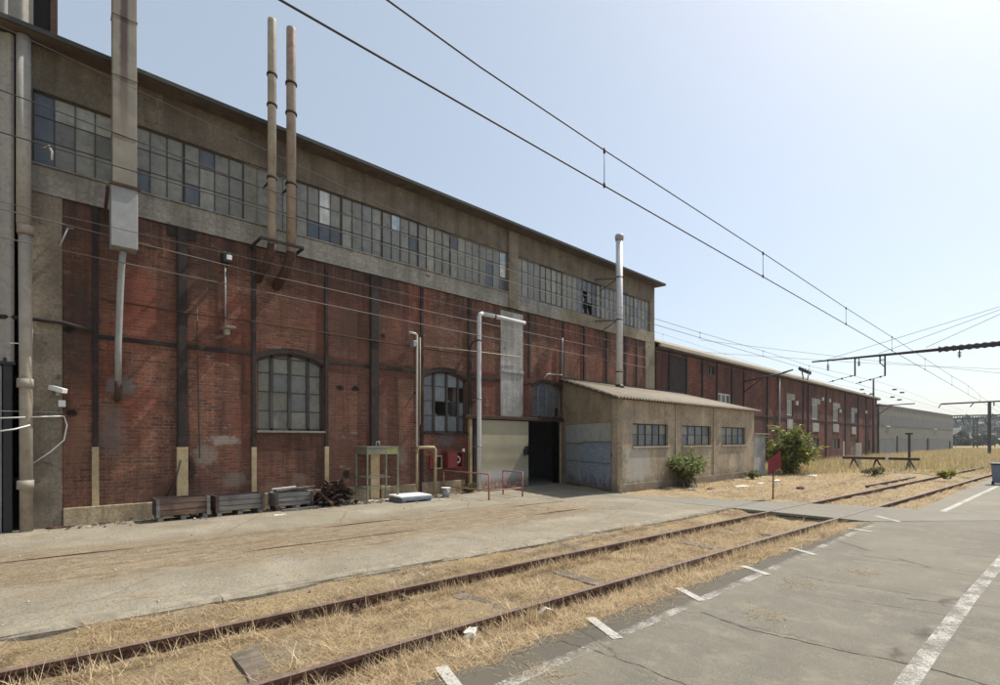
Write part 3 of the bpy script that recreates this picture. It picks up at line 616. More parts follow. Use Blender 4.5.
# steel columns and beams, lower ends painted yellow
for (yc, wd, ytop, yel) in ((0.84, 0.10, 7.0, 1.70), (2.48, 0.21, 7.0, 1.68), (4.11, 0.10, 7.0, 1.66), (6.09, 0.10, 7.0, 1.66), (7.62, 0.28, 7.0, 1.64), (9.38, 0.10, 7.0, 0), (11.44, 0.14, 7.0, 0)):
    x1 = FX+0.05 if wd < 0.2 else FX+0.08; mb = MB()
    if yel: mb.box(FX-0.01, x1, yc-wd/2, yc+wd/2, yel, ytop-0.002)
    else: mb.box(FX-0.01, x1, yc-wd/2, yc+wd/2, 0.0, ytop-0.002)
    if wd > 0.2:
        mb.box(FX+0.08, FX+0.085, yc-wd/2+0.03, yc+wd/2-0.03, yel, ytop-0.01)
        mb.poly([(FX-0.01,yc-0.3),(FX+0.03,yc-0.3),(FX+0.03,yc+0.3),(FX-0.01,yc+0.3)], 6.75, 6.99)
    o = mb.build('steel_column', M['steel'], fact, bevel=0.006)
    if yel:
        mb = MB(); mb.box(FX-0.01, x1+0.006, yc-wd/2-0.012, yc+wd/2+0.012, 0.02, yel-0.001); mb.build('painted_base', M['yellow'], o, bevel=0.008)
for yc in (14.55, 16.64, 18.12, 19.82, 21.4, 22.4):
    mb = MB(); z0 = 4.5 if yc > 16 else 4.4; mb.box(FX-0.01, FX+0.045, yc-0.06, yc+0.06, z0, 6.998); mb.build('steel_column', M['steel'], fact, bevel=0.005)
zb = 4.14
for (a, b) in ((0.9, 2.36), (2.6, 4.05), (6.15, 7.47), (7.77, 9.32), (11.52, 12.94), (14.16, 14.7), (16.7, 23.1)): MB().box(FX-0.01, FX+0.035, a, b, zb-0.05, zb+0.05).build('steel_beam', M['steel'], fact, bevel=0.005)
mb = MB(); mb.box(FX-0.02, FX+0.18, 11.15, 16.55, 2.63, 2.76); mb.build('door_lintel', M['rust'], fact, bevel=0.01)
mb = MB(); mb.box(FX-0.01, FX+0.10, 11.55, 11.75, 0, 2.62); mb.build('door_post', M['steel'], fact, bevel=0.008)
mb = MB(); mb.box(FX+0.02, FX+0.14, 11.36, 11.47, 0.02, 2.62); mb.build('door_post', M['yellow'], fact, bevel=0.008)
mb = MB(); mb.box(FX-0.01, FX+0.05, 12.95, 14.15, 2.77, 6.85); mb.box(FX-.01, FX+0.09, 12.93, 14.17, 4.46, 4.58); mb.build('concrete_panel', M['concrete_panel'], fact, bevel=0.01)
o = MB().box(FX+0.04, FX+0.10, 11.78, 14.42, 0.02, 2.6).build('sliding_door', M['door_pale'], fact, bevel=0.006)
MB().box(FX+0.10, FX+0.22, 14.12, 14.30, 1.25, 1.5).box(FX+.10, FX+.14, 14.2, 14.4, 1.48, 1.6).build('lock_box', M['dark'], o, bevel=0.01)
mb = MB(); mb.box(FX-0.4, FX+0.06, 16.42, 16.55, 0, 2.62); mb.build('door_post', M['yellow'], fact, bevel=0.008)
# arched windows
PANE = [(0.245,0.235,0.19), (0.225,0.222,0.19), (0.26,0.246,0.196), (0.20,0.205,0.195), (0.285,0.272,0.225), (0.23,0.212,0.158)]
def arched_window(ya, yb, za, zt, rise, mull, bars, broken=(), blue=0.0, fm='frame_steel'):
    x = FX-0.16; fr = MB(); pn = MB(); w_ = yb-ya
    def top(y): t = (y-(ya+yb)/2)/(w_/2); return zt-rise*t*t
    ys_ = [ya]+list(mull)+[yb]; n_ = 6
    for y, wd in [(ya+0.03, 0.06), (yb-0.03, 0.06)]+[(m_, 0.085) for m_ in mull]: fr.box(x-0.03, x+0.05, y-wd/2, y+wd/2, za, top(y)-0.01)
    N_ = 16
    for k in range(N_):
        a, b = ya+w_*k/N_, ya+w_*(k+1)/N_
        fr.add([(x-.03,a,top(a)-.07),(x-.03,b,top(b)-.07),(x-.03,b,top(b)),(x-.03,a,top(a)),(x+.05,a,top(a)-.07),(x+.05,b,top(b)-.07),(x+.05,b,top(b)),(x+.05,a,top(a))], [(4,5,6,7),(0,1,5,4),(3,2,1,0)])
    fr.box(x-0.03, x+0.05, ya, yb, za, za+0.06)
    for z in bars: fr.box(x+0.0, x+0.02, ya+.05, yb-.05, z-0.013, z+0.013)
    zs = [za+0.03]+list(bars)+[99]
    for i in range(len(ys_)-1):
        for j in range(len(zs)-1):
            a, b = ys_[i]+0.02, ys_[i+1]-0.02; z0, z1 = zs[j], zs[j+1]
            ta, tb = min(z1, top(a)-0.02), min(z1, top(b)-0.02)
            if ta <= z0 and tb <= z0: continue
            c = scl(PANE[random.randrange(6)], .72); c = (c[0]*(1-.25*blue), c[1], c[2]*(1+.6*blue)); k = random.uniform(0.75, 1.2)
            if (i, j) in broken:
                # shards left in the corners of a broken light
                pn.add([(x-.01,a,z0),(x-.01,a+(b-a)*.35,z0),(x-.01,a,z0+(ta-z0)*.3)], [(0,1,2)], 0, scl(c, k)); continue
            d = random.uniform(-.006, .006); m_ = (a+b)/2
            pts = [(x+d,a,z0),(x-d,b,z0),(x-d*.5,b,max(tb,z0+.01)),(x,m_,max(min(z1, top(m_)-.02), z0+.01)),(x+d*.5,a,max(ta,z0+.01))]
            pn.add(pts, [(0,1,2,3,4)], 0, scl(c, k))
    o = fr.build('arched_window', M[fm], fact); pn.build('pane', M['pane'], o)
    MB().box(FX-0.1, FX+0.07, ya-0.02, yb+0.02, za-0.06, za-0.004).build('sill', M['frame_pale'] if ya < 8 else M['steel'], o, bevel=0.006)
    # brick arch ring
    ar = MB()
    for k in range(N_):
        a, b = ya-0.05+(w_+.1)*k/N_, ya-.05+(w_+.1)*(k+1)/N_
        def t2(y): t = (y-(ya+yb)/2)/(w_/2+.05); return zt+0.0-rise*t*t
        ar.add([(FX-.02,a,t2(a)),(FX-.02,b,t2(b)),(FX-.02,b,t2(b)+.13),(FX-.02,a,t2(a)+.13),(FX+.035,a,t2(a)),(FX+.035,b,t2(b)),(FX+.035,b,t2(b)+.13),(FX+.035,a,t2(a)+.13)], [(4,5,6,7),(0,1,5,4),(7,6,2,3),(0,4,7,3),(1,2,6,5)])
    ar.build('arch_ring', M['steel'], o)
arched_window(*arches[0], mull=(4.60, 5.09, 5.60), bars=(2.65, 3.17, 3.68, 4.1))
arched_window(*arches[1], mull=(9.97, 10.52, 11.02), bars=(2.7, 3.2, 3.72), broken=((1,1), (2,1), (2,2), (3,2)), blue=0.5)
arched_window(*arches[2], mull=(15.2, 15.72, 16.2), bars=(3.25, 3.75), broken=((3,0),), blue=0.7, fm='frame_pale')
# strip windows of the upper storey
def strip_window(y0, y1, n_l, special):
    za, zt = 7.60, 9.14; x = FX-0.06; fr = MB(); pn = MB(); lw = (y1-y0)/n_l
    fr.box(x-.03, x+.03, y0, y0+.02, za, zt); fr.box(x-.03, x+.03, y1-.02, y1, za, zt)
    fr.box(x-.03, x+.03, y0+.035, y1-.035, za, za+.035); fr.box(x-.03, x+.03, y0+.035, y1-.035, zt-.035, zt)
    for k in range(1, n_l): fr.box(x-.02, x+.025, y0+lw*k-.008, y0+lw*k+.008, za+.035, zt-.035)
    zs = [za+.02, za+.55, za+1.04, zt-.02]
    for z in zs[1:3]: fr.box(x-.012, x+.018, y0+.035, y1-.035, z-.006, z+.006)
    for k in range(n_l):
        a, b = y0+lw*k+.008, y0+lw*(k+1)-.008; base = (0.222,0.22,0.19) if random.random() < .7 else PANE[random.choice((0,1,2,3))]; kk = random.uniform(.9, 1.1)
        for j in range(3):
            c = scl(base, kk*random.uniform(.9, 1.1)); sp = special.get((round((a+b)/2, 1), j)) or special.get((k, j))
            if sp == 'gap':
                pn.add([(x,a,zs[j]),(x,a+(b-a)*.5,zs[j]),(x,a+(b-a)*.2,zs[j]+.25),(x,a,zs[j]+.3)], [(0,1,2,3)], 0, c); continue
            if sp: c = sp
            elif random.random() < 0.025: c = (0.08,0.092,0.11)
            elif random.random() < 0.05: c = (0.2,0.195,0.17)
            d = random.uniform(-.004, .004)
            pn.add([(x+d,a,zs[j]),(x-d,b,zs[j]),(x-d,b,zs[j+1]),(x+d,a,zs[j+1])], [(0,1,2,3)], 0, c)
    o = fr.build('strip_window', M['frame_pale'] if random.random() < .35 else M['frame_steel'], fact); pn.build('pane', M['pane'], o)
W, Bl, Sk, Pu = (0.62,0.64,0.62), (0.075,0.092,0.125), (0.45,0.55,0.66), (0.15,0.165,0.20)  # white and sky-blue panes paint in daylight seen through the hall
nb = 10
for i in range(nb):
    a = -0.17+13.49*i/nb; b = -0.17+13.49*(i+1)/nb; sp = {}
    if i == 0: sp = {(0,2): Bl, (0,1): Bl, (0,0): Bl, (1,2): (0.3,0.29,0.25), (1,1): (0.14,0.14,0.12), (2,2): (.33,.33,.30)}
    if i == 2: sp = {(0,0): Bl, (0,1): (0.2,0.195,0.17), (0,2): (0.2,0.195,0.17)}
    if i == 4: sp = {(2,2): W, (2,1): W, (2,0): Bl, (1,0): Bl}
    if i == 6: sp = {(1,2): Sk}
    if i == 8: sp = {}
    if i == 9: sp = {(1,1): Bl, (1,0): Bl, (3,2): Sk, (3,1): W, (3,0): Bl}
    strip_window(a+.006, b-.006, 4, sp)
for i in range(7):
    a = 13.85+9.8*i/7; b = 13.85+9.8*(i+1)/7; sp = {}
    if i == 2: sp = {(3,2): Pu, (3,1): Pu, (3,0): Pu}
    if i == 3: sp = {(0,2): Pu, (0,1): 'gap', (0,0): 'gap', (1,0): 'gap', (1,1): Pu, (1,2): Pu, (2,0): (.07,.065,.08), (2,1): (.07,.065,.08), (2,2): (.07,.065,.08)}
    if i >= 4: sp = {(0,1): Pu, (1,2): Pu, (2,0): Pu, (3,1): Pu}
    strip_window(a+.006, b-.006, 4, sp)

# ------------------------------------------------------------------ corrugated bay at the far left and housing on the roof
def corrugated(mb, x, y0, y1, z0, z1, pitch, amp):
    n_ = int((y1-y0)/pitch*6); vs_ = []
    for k in range(n_+1):
        y = y0+(y1-y0)*k/n_; dx = amp*math.sin(2*math.pi*(y-y0)/pitch); vs_ += [(x+dx, y, z0), (x+dx, y, z1)]
    mb.add(vs_, [(2*k, 2*k+2, 2*k+3, 2*k+1) for k in range(n_)], 0, None, True)
mb = MB(); corrugated(mb, FX+0.15, -3.2, -0.44, 3.4, 10.0, 0.22, 0.03); mb.build('corrugated_cladding', M['cladding'], fact)
mb = MB(); corrugated(mb, FX+0.15, -3.2, -0.62, 0.0, 3.34, 0.22, 0.03); mb.build('corrugated_cladding', M['cladding'], fact)
mb = MB(); mb.box(FX-0.1, FX+0.16, -0.60, -0.47, 0, 3.5); mb.box(FX+.12, FX+.2, -3.2, -.42, 3.36, 3.42); mb.build('dark_post', M['dark'], fact, bevel=0.008)
hs = thing('roof_housing', (-14.4, -0.9, 10.1), 'corrugated rooftop housing with dark brown side at the top left corner', 'roof housing')
mb = MB(); corrugated(mb, FX-0.05, -3.0, -0.16, 10.14, 13.5, 0.26, 0.05); mb.build('corrugated_face', M['cladding'], hs)
MB().box(FX-2.5, FX-0.12, -0.16, 0.10, 10.16, 13.5).build('dark_side', M['black'], hs)
MB().box(FX-0.2, FX-0.06, 0.10, 0.22, 10.16, 13.5).build('corner_post', M['rust'], hs, bevel=0.01)
MB().box(FX-2.5, FX-0.13, -3.0, -0.165, 10.16, 13.4).build('body', M['dark'], hs)

# ================================================================== PIPES AND DUCTS ON THE FACADE
# drain pipe at the grey pier
ty = thing('drainpipe', (FX+0.24, -0.26, 0), 'thick weathered drainpipe running from the eave to the ground at the far left', 'drainpipe')
px = FX+0.24
MB().tube([(px,-.30,10.0),(px,-.30,6.2)], 0.115, 14).build('upper_pipe', M['cladding'], ty)
MB().tube([(px,-.28,6.15),(px,-.27,3.6),(px,-.26,0.0)], 0.105, 14).build('lower_pipe', M['cream_pipe'], ty)
for z in (6.1, 3.0, 0.95): MB().tube([(px,-.275,z-.09),(px,-.275,z+.09)], 0.135, 14).box(FX+.03, px-.08, -.31, -.24, z-.03, z+.03).build('socket', M['cream_pipe'], ty)
# wide flat duct
dx0, dx1 = -13.63, -13.35
ya, yb = fac(112.5,150,dx1)[0], fac(137,150,dx1)[0]
dz1, dz2 = fac(124,187,dx1)[1], fac(124,248,dx1)[1]
dt = thing('ventilation_duct', ((dx0+dx1)/2, (ya+yb)/2, dz2), 'wide flat rust streaked metal duct rising past the eave left of the pipes', 'duct')
MB().box(dx0, dx1, ya, yb, dz1, 12.9).build('duct_shaft', M['duct'], dt, bevel=0.008)
for z in (8.35, 9.62, 10.9, 12.1): MB().box(dx0-.012, dx1+.012, ya-.012, yb+.012, z, z+.025).build('seam', M['duct'], dt)
MB().box(dx0-.04, dx1+.05, ya-.03, yb+.012, dz2, dz1-.006).build('grey_box', M['galv'], dt, bevel=0.012)
MB().beam((dx1+.07, ya-.06, dz1-.0), (dx1+.07, yb+.06, dz1+.0), .05, .06).beam((FX+.06, ya-.08, dz1-.55), (dx1+.05, ya-.08, dz1-.1), .06, .06).build('bracket', M['rust'], dt)
yc = (ya+yb)/2-0.03
MB().tube([(dx0+.1,yc+.02,dz2),(dx0-.05,yc,dz2-.35),(dx0-.1,yc-.02,dz2-1.0),(FX+.25,yc-.03,4.0),(FX+.25,yc-.03,3.15)], 0.065, 12).build('outlet_pipe', M['galv'], dt)
MB().tube([(FX+.25,yc-.03,3.15),(FX+.25,yc-.03,2.9),(FX+.12,yc-.03,2.78),(FX+.0,yc-.03,2.78)], 0.07, 12).build('outlet_bend', M['rust'], dt)
# two round exhaust pipes
def exhaust(x, ycen, ztop, zbend, r, label):
    t_ = thing('exhaust_pipe', (x, ycen, zbend), label, 'exhaust pipe', 'round exhaust pipes rising past the eave')
    MB().tube([(x,ycen,zbend+.12),(x,ycen,ztop-.05),(x,ycen,ztop)], [r,r,r*.96], 16).build('pipe', M['cream_pipe' if r < .11 else 'pipe_rusty'], t_)
    MB().tube([(x,ycen,zbend+.15),(x-.02,ycen-.01,zbend),(x-.2,ycen-.06,zbend-.3),(FX-.05,ycen-.13,zbend-.62)], r*1.06, 14).build('rusty_elbow', M['rust'], t_)
    for z in (8.55, 10.42, 11.2): MB().tube([(x,ycen,z),(x,ycen,z+.05)], r*1.22, 16).build('collar', M['steel'], t_)
    for z in (8.57,): MB().box(FX+.05, x-r, ycen-.02, ycen+.02, z-.01, z+.03).build('strut', M['steel'], t_)
xe = -13.45
for (px_, py0, lb) in ((272, 20, 'left and slightly taller of the two slim round exhaust pipes'), (291.2, 29, 'right and slightly thicker of the two round exhaust pipes')):
    yt, zt = fac(px_, py0, xe); yb_, zb_ = fac(px_, 250 if px_ < 280 else 258, xe); exhaust(xe, yt, zt, zb_, 0.105 if px_ < 280 else 0.12, lb)
mb = MB(); zc = 6.98
mb.beam((FX+.06, 4.02, 6.92), (xe+.12, 4.02, 6.92), .05, .06).beam((xe+.14, 4.0, 6.93), (xe+.14, 5.1, 6.93), .05, .06).beam((FX+.06, 5.08, 6.92), (xe+.12, 5.08, 6.92), .05, .06)
tag(mb.build('pipe_bracket', M['steel']), 'dark angle iron bracket clasping the two round exhaust pipes', 'bracket')
# white elbow pipe
x = FX+0.42
py_ = fac(479, 450, x)[0]; zt = fac(479, 313, x)[1]; ye = fac(524.5, 320, x)[0]
wp = thing('vent_pipe', (x, py_, 0), 'tall white elbowed pipe standing against the wall beside the pale door', 'pipe')
MB().tube([(x,py_,0.0),(x,py_,2.2),(x,py_,zt-.16),(x,py_+.04,zt-.04),(x,py_+.16,zt)], 0.082, 16).build('riser', M['white_pipe'], wp)
MB().tube([(x,py_+.16,zt),(x,ye,zt)], 0.082, 16).build('arm', M['white_pipe'], wp)
for z in (1.6, 3.3, 5.4): MB().tube([(x,py_,z),(x,py_,z+.05)], 0.092, 16).box(FX+.02, x-.08, py_-.02, py_+.02, z, z+.03).build('clamp', M['galv'] if z < 5 else M['dark'], wp)
MB().tube([(x,py_+.75,zt-.1),(x,py_+.75,zt+.1)], 0.02, 8).tube([(x,py_+.72,zt),(x,py_+.78,zt)], 0.095, 16).box(FX+.06, x-.08, py_+.73, py_+.77, zt-.02, zt+.02).build('hanger', M['rust'], wp)
# thin standpipe with yellow lower half and red cabinet manifold
xs_ = FX+0.16
sy = fac(417, 400, xs_)[0]; z1 = fac(417, 334, xs_)[1]; z0 = fac(417, 448, xs_)[1]
sp_ = thing('standpipe', (xs_, sy, 0), 'slim riser pipe, white above and yellow below, branching beside the red cabinets', 'pipe')
MB().tube([(xs_,sy-.3,z1+.02),(xs_,sy-.05,z1),(xs_,sy,z1-.05),(xs_,sy,z0)], 0.035, 10).build('white_riser', M['white_pipe'], sp_)
MB().tube([(xs_,sy,z0),(xs_,sy,0.25)], 0.045, 10).build('yellow_riser', M['yellow'], sp_)
y2 = sy+0.66
MB().tube([(xs_,sy,z0),(xs_+.1,sy,z0+.02),(xs_+.1,y2-.05,z0+.02),(xs_+.1,y2,z0-.05),(xs_+.1,y2,0.0)], 0.05, 10).build('branch', M['yellow'], sp_)
for z in (2.4, 3.4): MB().box(FX+.01, xs_, sy-.02, sy+.02, z, z+.04).build('clip', M['steel'], sp_)
MB().box(FX+.05, FX+.3, sy-.22, sy-.06, z1-.45, z1-.25).build('lamp_head', M['galv'], sp_, bevel=0.02)
MB().tube([(xs_,sy+.12,z1-.1),(xs_,sy+.12,2.35)], 0.022, 8).build('parallel_pipe', M['yellow'], sp_)

# red cabinets
y0, zz0 = fac(441, 468, FX+.2); y1, zz1 = fac(462, 452, FX+.2)
fc = thing('fire_cabinet', (FX+.12, (y0+y1)/2, zz0), 'red hose cabinet standing open with dark inside under the broken arched window', 'fire cabinet')
y0, y1, zz0, zz1 = 10.3, 10.98, 0.88, 1.45
mb = MB(); mb.box(FX+.01, FX+.05, y0, y1, zz0, zz1); mb.box(FX+.05, FX+.24, y0, y0+.03, zz0, zz1); mb.box(FX+.05, FX+.24, y1-.03, y1, zz0, zz1); mb.box(FX+.05, FX+.24, y0+.03, y1-.03, zz0, zz0+.03); mb.box(FX+.05, FX+.27, y0-.02, y1+.02, zz1-.03, zz1)
mb.build('case', M['red_box'], fc)
MB().beam((FX+.25, y0+.01, (zz0+zz1)/2), (FX+.38, y0+.30, (zz0+zz1)/2), .02, zz1-zz0-.08).build('door', M['red_box'], fc)
MB().tube([(FX+.12,y0+.58,zz0+.3+.12*math.sin(a)) if False else (FX+.13, y0+.5+.11*math.cos(a), zz0+.28+.11*math.sin(a)) for a in np.linspace(0, 6.2, 14)], 0.03, 8).build('hose', M['paper'], fc)
MB().box(FX+.06, FX+.1, y0+.36, y0+.47, zz0+.06, zz0+.17).build('notice', M['white'], fc)
f2 = thing('fire_cabinet', (FX+.1, 9.3, .95), 'smaller red cabinet with pale framed dial window behind the yellow pipe', 'fire cabinet')
mb = MB(); mb.box(FX+.01, FX+.08, 9.66, 10.14, .86, 1.32); mb.build('case', M['red_box'], f2, bevel=0.012)
MB().box(FX+.082, FX+.09, 9.9, 10.12, .9, 1.28).build('window', M['black'], f2)
mb = MB(); 
for (a, b, c, d) in ((9.88,10.15,1.28,1.32),(9.88,10.15,.86,.9),(9.88,9.91,.9,1.28),(10.12,10.15,.9,1.28)): mb.box(FX+.081, FX+.11, a, b, c, d)
mb.build('frame', M['yellow'], f2)
tag(MB().box(FX+.02, FX+.1, 11.06, 11.16, 1.42, 1.54).box(FX+.03, FX+.05, 11.09, 11.12, .9, 1.42).build('alarm_button', M['paper'], bevel=.01), 'small pale alarm point on the wall right of the open red cabinet', 'alarm')
# flood lamps and camera on facade
lf = thing('wall_lamp', (FX+.1, 3.36, 6.0), 'dark floodlight with conduit high on the brick between two columns', 'lamp')
ly, lz = fac(226, 259, FX+.15)
MB().box(FX+.01, FX+.3, ly-.1, ly+.08, lz-.12, lz+.14).build('housing', M['dark'], lf, bevel=0.02)
MB().box(FX+.3, FX+.34, ly-.03, ly+.09, lz-.06, lz+.06).build('lens', M['white'], lf, bevel=.01)
l2y, l2z = fac(228, 330, FX+.15)
MB().tube([(FX+.05, ly, lz-.1), (FX+.05, l2y-.03, l2z+.1)], 0.02, 8).build('conduit', M['galv'], lf)
l2 = thing('wall_lamp', (FX+.1, l2y, l2z), 'small cream lamp at the foot of a thin conduit', 'lamp')
MB().box(FX+.01, FX+.36, l2y-.1, l2y+.14, l2z+.02, l2z+.09).build('hood', M['cream_pipe'], l2, bevel=.02)
MB().box(FX+.01, FX+.22, l2y-.08, l2y+.04, l2z-.13, l2z+.02).build('body', M['cream_pipe'], l2, bevel=.02)
cy, cz = fac(57, 393, FX+.2)
cm = thing('security_camera', (FX+.1, cy, cz), 'white security camera with junction box on the grey pier', 'camera')
MB().beam((FX+.12, cy-.1, cz+.12), (FX+.42, cy+.12, cz+.03), .11, .1).build('housing', M['white'], cm, bevel=.012)
MB().box(FX+.04, FX+.14, cy-.02, cy+.04, cz-.05, cz+.08).build('mount', M['galv'], cm)
MB().box(FX+.04, FX+.1, cy+.02, cy+.14, cz-.28, cz-.14).build('junction_box', M['white'], cm, bevel=.01)
def cable(name, pts, r, m, label, cat='cable', group=None):
    return tag(MB().tube(pts, r, 6).build(name, m), label, cat, group)
def F3(px_, py, off): y, z = fac(px_, py, FX+off); return (FX+off, y, z)
cable('cable', [F3(0,418,.5), F3(30,417,.3), F3(64,416,.1), F3(67,425,.08), F3(64,440,.08), F3(50,452,.08), F3(30,465,.1)], .014, M['white'], 'white cable looping over the grey pier below the security camera')
cable('cable', [F3(0,431,.6), F3(15,429,.5), F3(30,425,.42)], .016, M['white'], 'short white cable crossing the drainpipe at the left edge')
cable('cable', [F3(0,411,.4), F3(30,411.5,.1), F3(63,412.5,.07)], .009, M['galv'], 'thin grey cable straight across the grey pier')
cable('conduit', [F3(29,266,.07), F3(29,300,.07), F3(29,345,.1)], .013, M['galv'], 'thin vertical grey conduit beside the drainpipe')
cable('conduit', [F3(10,343,.3), F3(32,344,.2), F3(32,320,.1)], .012, M['white'], 'bent white conduit around the drainpipe')
cable('wall_bracket', [F3(60,246,.35), F3(68,228,.05), F3(74,229,.05)], .018, M['galv'], 'small pale bracket arm at the top of the brickwork near the grey pier', 'bracket')
cable('wall_bracket', [F3(40,150,.06), F3(49,146,.3), F3(52,152,.3), F3(52,160,.3)], .02, M['paper'], 'pale hook bracket below the first strip window', 'bracket')
cable('cable', [F3(197,306,.06), F3(197.5,350,.05), F3(199.5,458,.05), F3(185,458,.06)], .014, M['dark'], 'black cable hanging down the brick to a tap right of the second column')
cable('cable', [F3(181,460,.1), F3(176,478,.1), F3(166,497,.1)], .016, M['dark'], 'black hose slanting from the yellow post down to the first crate')
cable('conduit', [F3(-20,315,.14), F3(34,319,.13), F3(62,322.5,.12), F3(93,331,.10)], .045, M['steel'], 'thick dark conduit crossing the grey pier above the security camera')
cable('cable', [F3(100,299,.1), F3(182,312,.11), F3(260,322.7,.1), F3(440,351,.1), F3(480,357,.1)], .018, M['rust'], 'rusty thick cable clipped along the brickwork')
cable('cable', [F3(425,346,.12), F3(480,352,.12), F3(520,357,.12)], .02, M['cream_pipe'], 'pale conduit running from the standpipe across the concrete panel')
cable('conduit', [F3(562.5,338,.08), F3(562,378,.08)], .03, M['galv'], 'short vertical grey pipe on the brick above the shed roof')
cable('wall_bracket', [F3(544,378,.3), F3(548,374,.3), F3(562,375,.08)], .035, M['cream_pipe'], 'pale bent vent spout above the third arched window', 'vent')
for i, (a, b, lb) in enumerate((((128,286),(178,294),'short pale pipe stub left of the wide steel column'), ((277,310),(296,312),'short pale pipe stub above the first arched window'), ((392,329),(400,330.5),'short pale pipe stub left of the standpipe'))):
    pass
# ================================================================== SHED ANNEX
A = (FX, 16.62); Cn = (-10.14, 14.80); Fe = (-10.2, 26.85); Bk = (FX, 26.85)
shed = thing('shed_annex', (-12.1, 21.0, 0), 'low rendered lean-to shed with corrugated roof and blue grey double doors', 'shed')
def front_z(): return 3.33
wins = []
for (p0, p1) in (((632.5,446),(668,424)), ((682,447),(711,427)), ((721.5,446),(745.5,429))):
    y0, z0 = fac(p0[0], p0[1], Cn[0]); y1, z1 = fac(p1[0], p1[1], Cn[0]); wins.append((y0, y1, 1.62, 2.46, 0))
mb = MB(); wall_x(mb, Cn[0], Cn[1], Fe[1], 0, 3.3, 0.22, wins); mb.build('front_wall', M['render'], shed)
# gable wall with the door opening
def on(t): return (A[0]+(Cn[0]-A[0])*t, A[1]+(Cn[1]-A[1])*t)
gd = Vector((Cn[0]-A[0], Cn[1]-A[1])); L = gd.length; gn = Vector((gd.y, -gd.x)).normalized()   # outward normal (towards -y)
if gn.y > 0: gn = -gn
def GT(px_, py): p = vpl(px_, py, A, Cn); return (Vector((p[0]-A[0], p[1]-A[1])).length/L, p[2])
t0, zd = GT(566, 424); t1, _ = GT(611, 421)
zd = 2.5
def topz(t): return 4.42+(3.32-4.42)*t
mb = MB(); inn = gn*-0.2
def gq(ta, tb, za, zb, zc_, zd_):
    a, b = on(ta), on(tb)
    P_ = [(a[0],a[1],za),(b[0],b[1],zb),(b[0],b[1],zc_),(a[0],a[1],zd_)]; Q_ = [(p[0]+inn.x,p[1]+inn.y,p[2]) for p in P_]
    mb.add(P_+Q_, [(0,1,2,3),(7,6,5,4),(0,4,5,1),(1,5,6,2),(2,6,7,3),(3,7,4,0)])
gq(0, t0, 0, 0, topz(t0), topz(0)); gq(t1, 1, 0, 0, topz(1), topz(t1)); gq(t0, t1, zd, zd, topz(t1), topz(t0))
mb.build('gable_wall', M['render_side'], shed)
mb = MB(); mb.box(FX, Fe[0]-.2, Fe[1]-.2, Fe[1]-.003, 0, 3.35); mb.build('rear_wall', M['render'], shed)
mb = MB()
for px_, wd in ((676, .16), (714, .22)):
    y_ = fac(px_, 440, Cn[0])[0]; MB().box(Cn[0], Cn[0]+0.035, y_-wd/2, y_+wd/2, 0.285, 3.28).build('pilaster', M['render'], shed, bevel=.01)
MB().box(Cn[0], Cn[0]+0.04, Cn[1]+.01, Fe[1], 0.0, 0.28).build('base_course', M['render'], shed, bevel=.01)
for i, (y0, y1, z0, z1, _) in enumerate(wins):
    x = Cn[0]-0.11; fr = MB(); pn = MB(); n_ = 5 if i == 0 else 4
    fr.box(x-.02, x+.03, y0, y1, z0, z0+.04); fr.box(x-.02, x+.03, y0, y1, z1-.04, z1)
    for k in range(n_+1):
        y = y0+.02+(y1-y0-.04)*k/n_; fr.box(x-.02, x+.03, y-.015, y+.015, z0+.04, z1-.04)
    zm = z0+(z1-z0)*.52; fr.box(x-.01, x+.02, y0+.03, y1-.03, zm-.012, zm+.012)
    for k in range(n_):
        for (a, b) in ((z0+.02, zm), (zm, z1-.02)):
            c = random.choice([(0.12,0.145,0.18),(0.16,0.175,0.19),(0.10,0.115,0.13),(0.2,0.2,0.18)]); ya_ = y0+.02+(y1-y0-.04)*k/n_; yb_ = ya_+(y1-y0-.04)/n_
            pn.add([(x,ya_,a),(x+random.uniform(-.004,.004),yb_,a),(x,yb_,b),(x,ya_,b)], [(0,1,2,3)], 0, scl(c, random.uniform(.8,1.2)))
    o = fr.build('window', M['frame_steel'], shed); pn.build('pane', M['pane'], o)
    MB().box(Cn[0]-.1, Cn[0]+.05, y0-.03, y1+.03, z0-.07, z0-.003).build('sill', M['render'], o, bevel=.008)
mb = MB().box(FX+.2, Cn[0]-.25, 17, 26.6, -.03, -.003); mb.build('floor', M['interior'], shed)
# door leaves: an upper pale sheet and a lower bluer sheet each
for (ta, tb, lowz, mm, nm) in ((t0+.004, t0+(t1-t0)*.41, 1.72, 'door_grey', 'left'), (t0+(t1-t0)*.42, t1-.004, 1.78, 'door_bluewear', 'right')):
    a, b = Vector(on(ta)+(0,)), Vector(on(tb)+(0,)); off = Vector((gn.x, gn.y, 0))*-0.04
    def lf_(z0, z1, d): mb_ = MB(); pts = [a+off+Vector((0,0,z0)), b+off+Vector((0,0,z0)), b+off+Vector((0,0,z1)), a+off+Vector((0,0,z1))]; return mb_.slab(pts, (gn.x, gn.y, 0), d)
    o = lf_(.03, lowz, .045).build('door_leaf', M[mm], shed, bevel=.006)
    lf_(lowz+.004, zd-.01, .04).build('upper_sheet', M['door_white'], o, bevel=.005)
    mb = MB()
    for z in (lowz, .08, 1.0):
        p, q_ = a+off*-.35+Vector((0,0,z)), b+off*-.35+Vector((0,0,z)); mb.beam(p, q_, .03, .05 if z != 1.0 else .02)
    mb.build('door_rail', M['frame_pale'], o)
p = on(t1+.03); MB().box(p[0]-.02, p[0]+.08, p[1]-.1, p[1]-.0, 1.25, 1.4).build('switch_box', M['dark'], shed, bevel=.01)
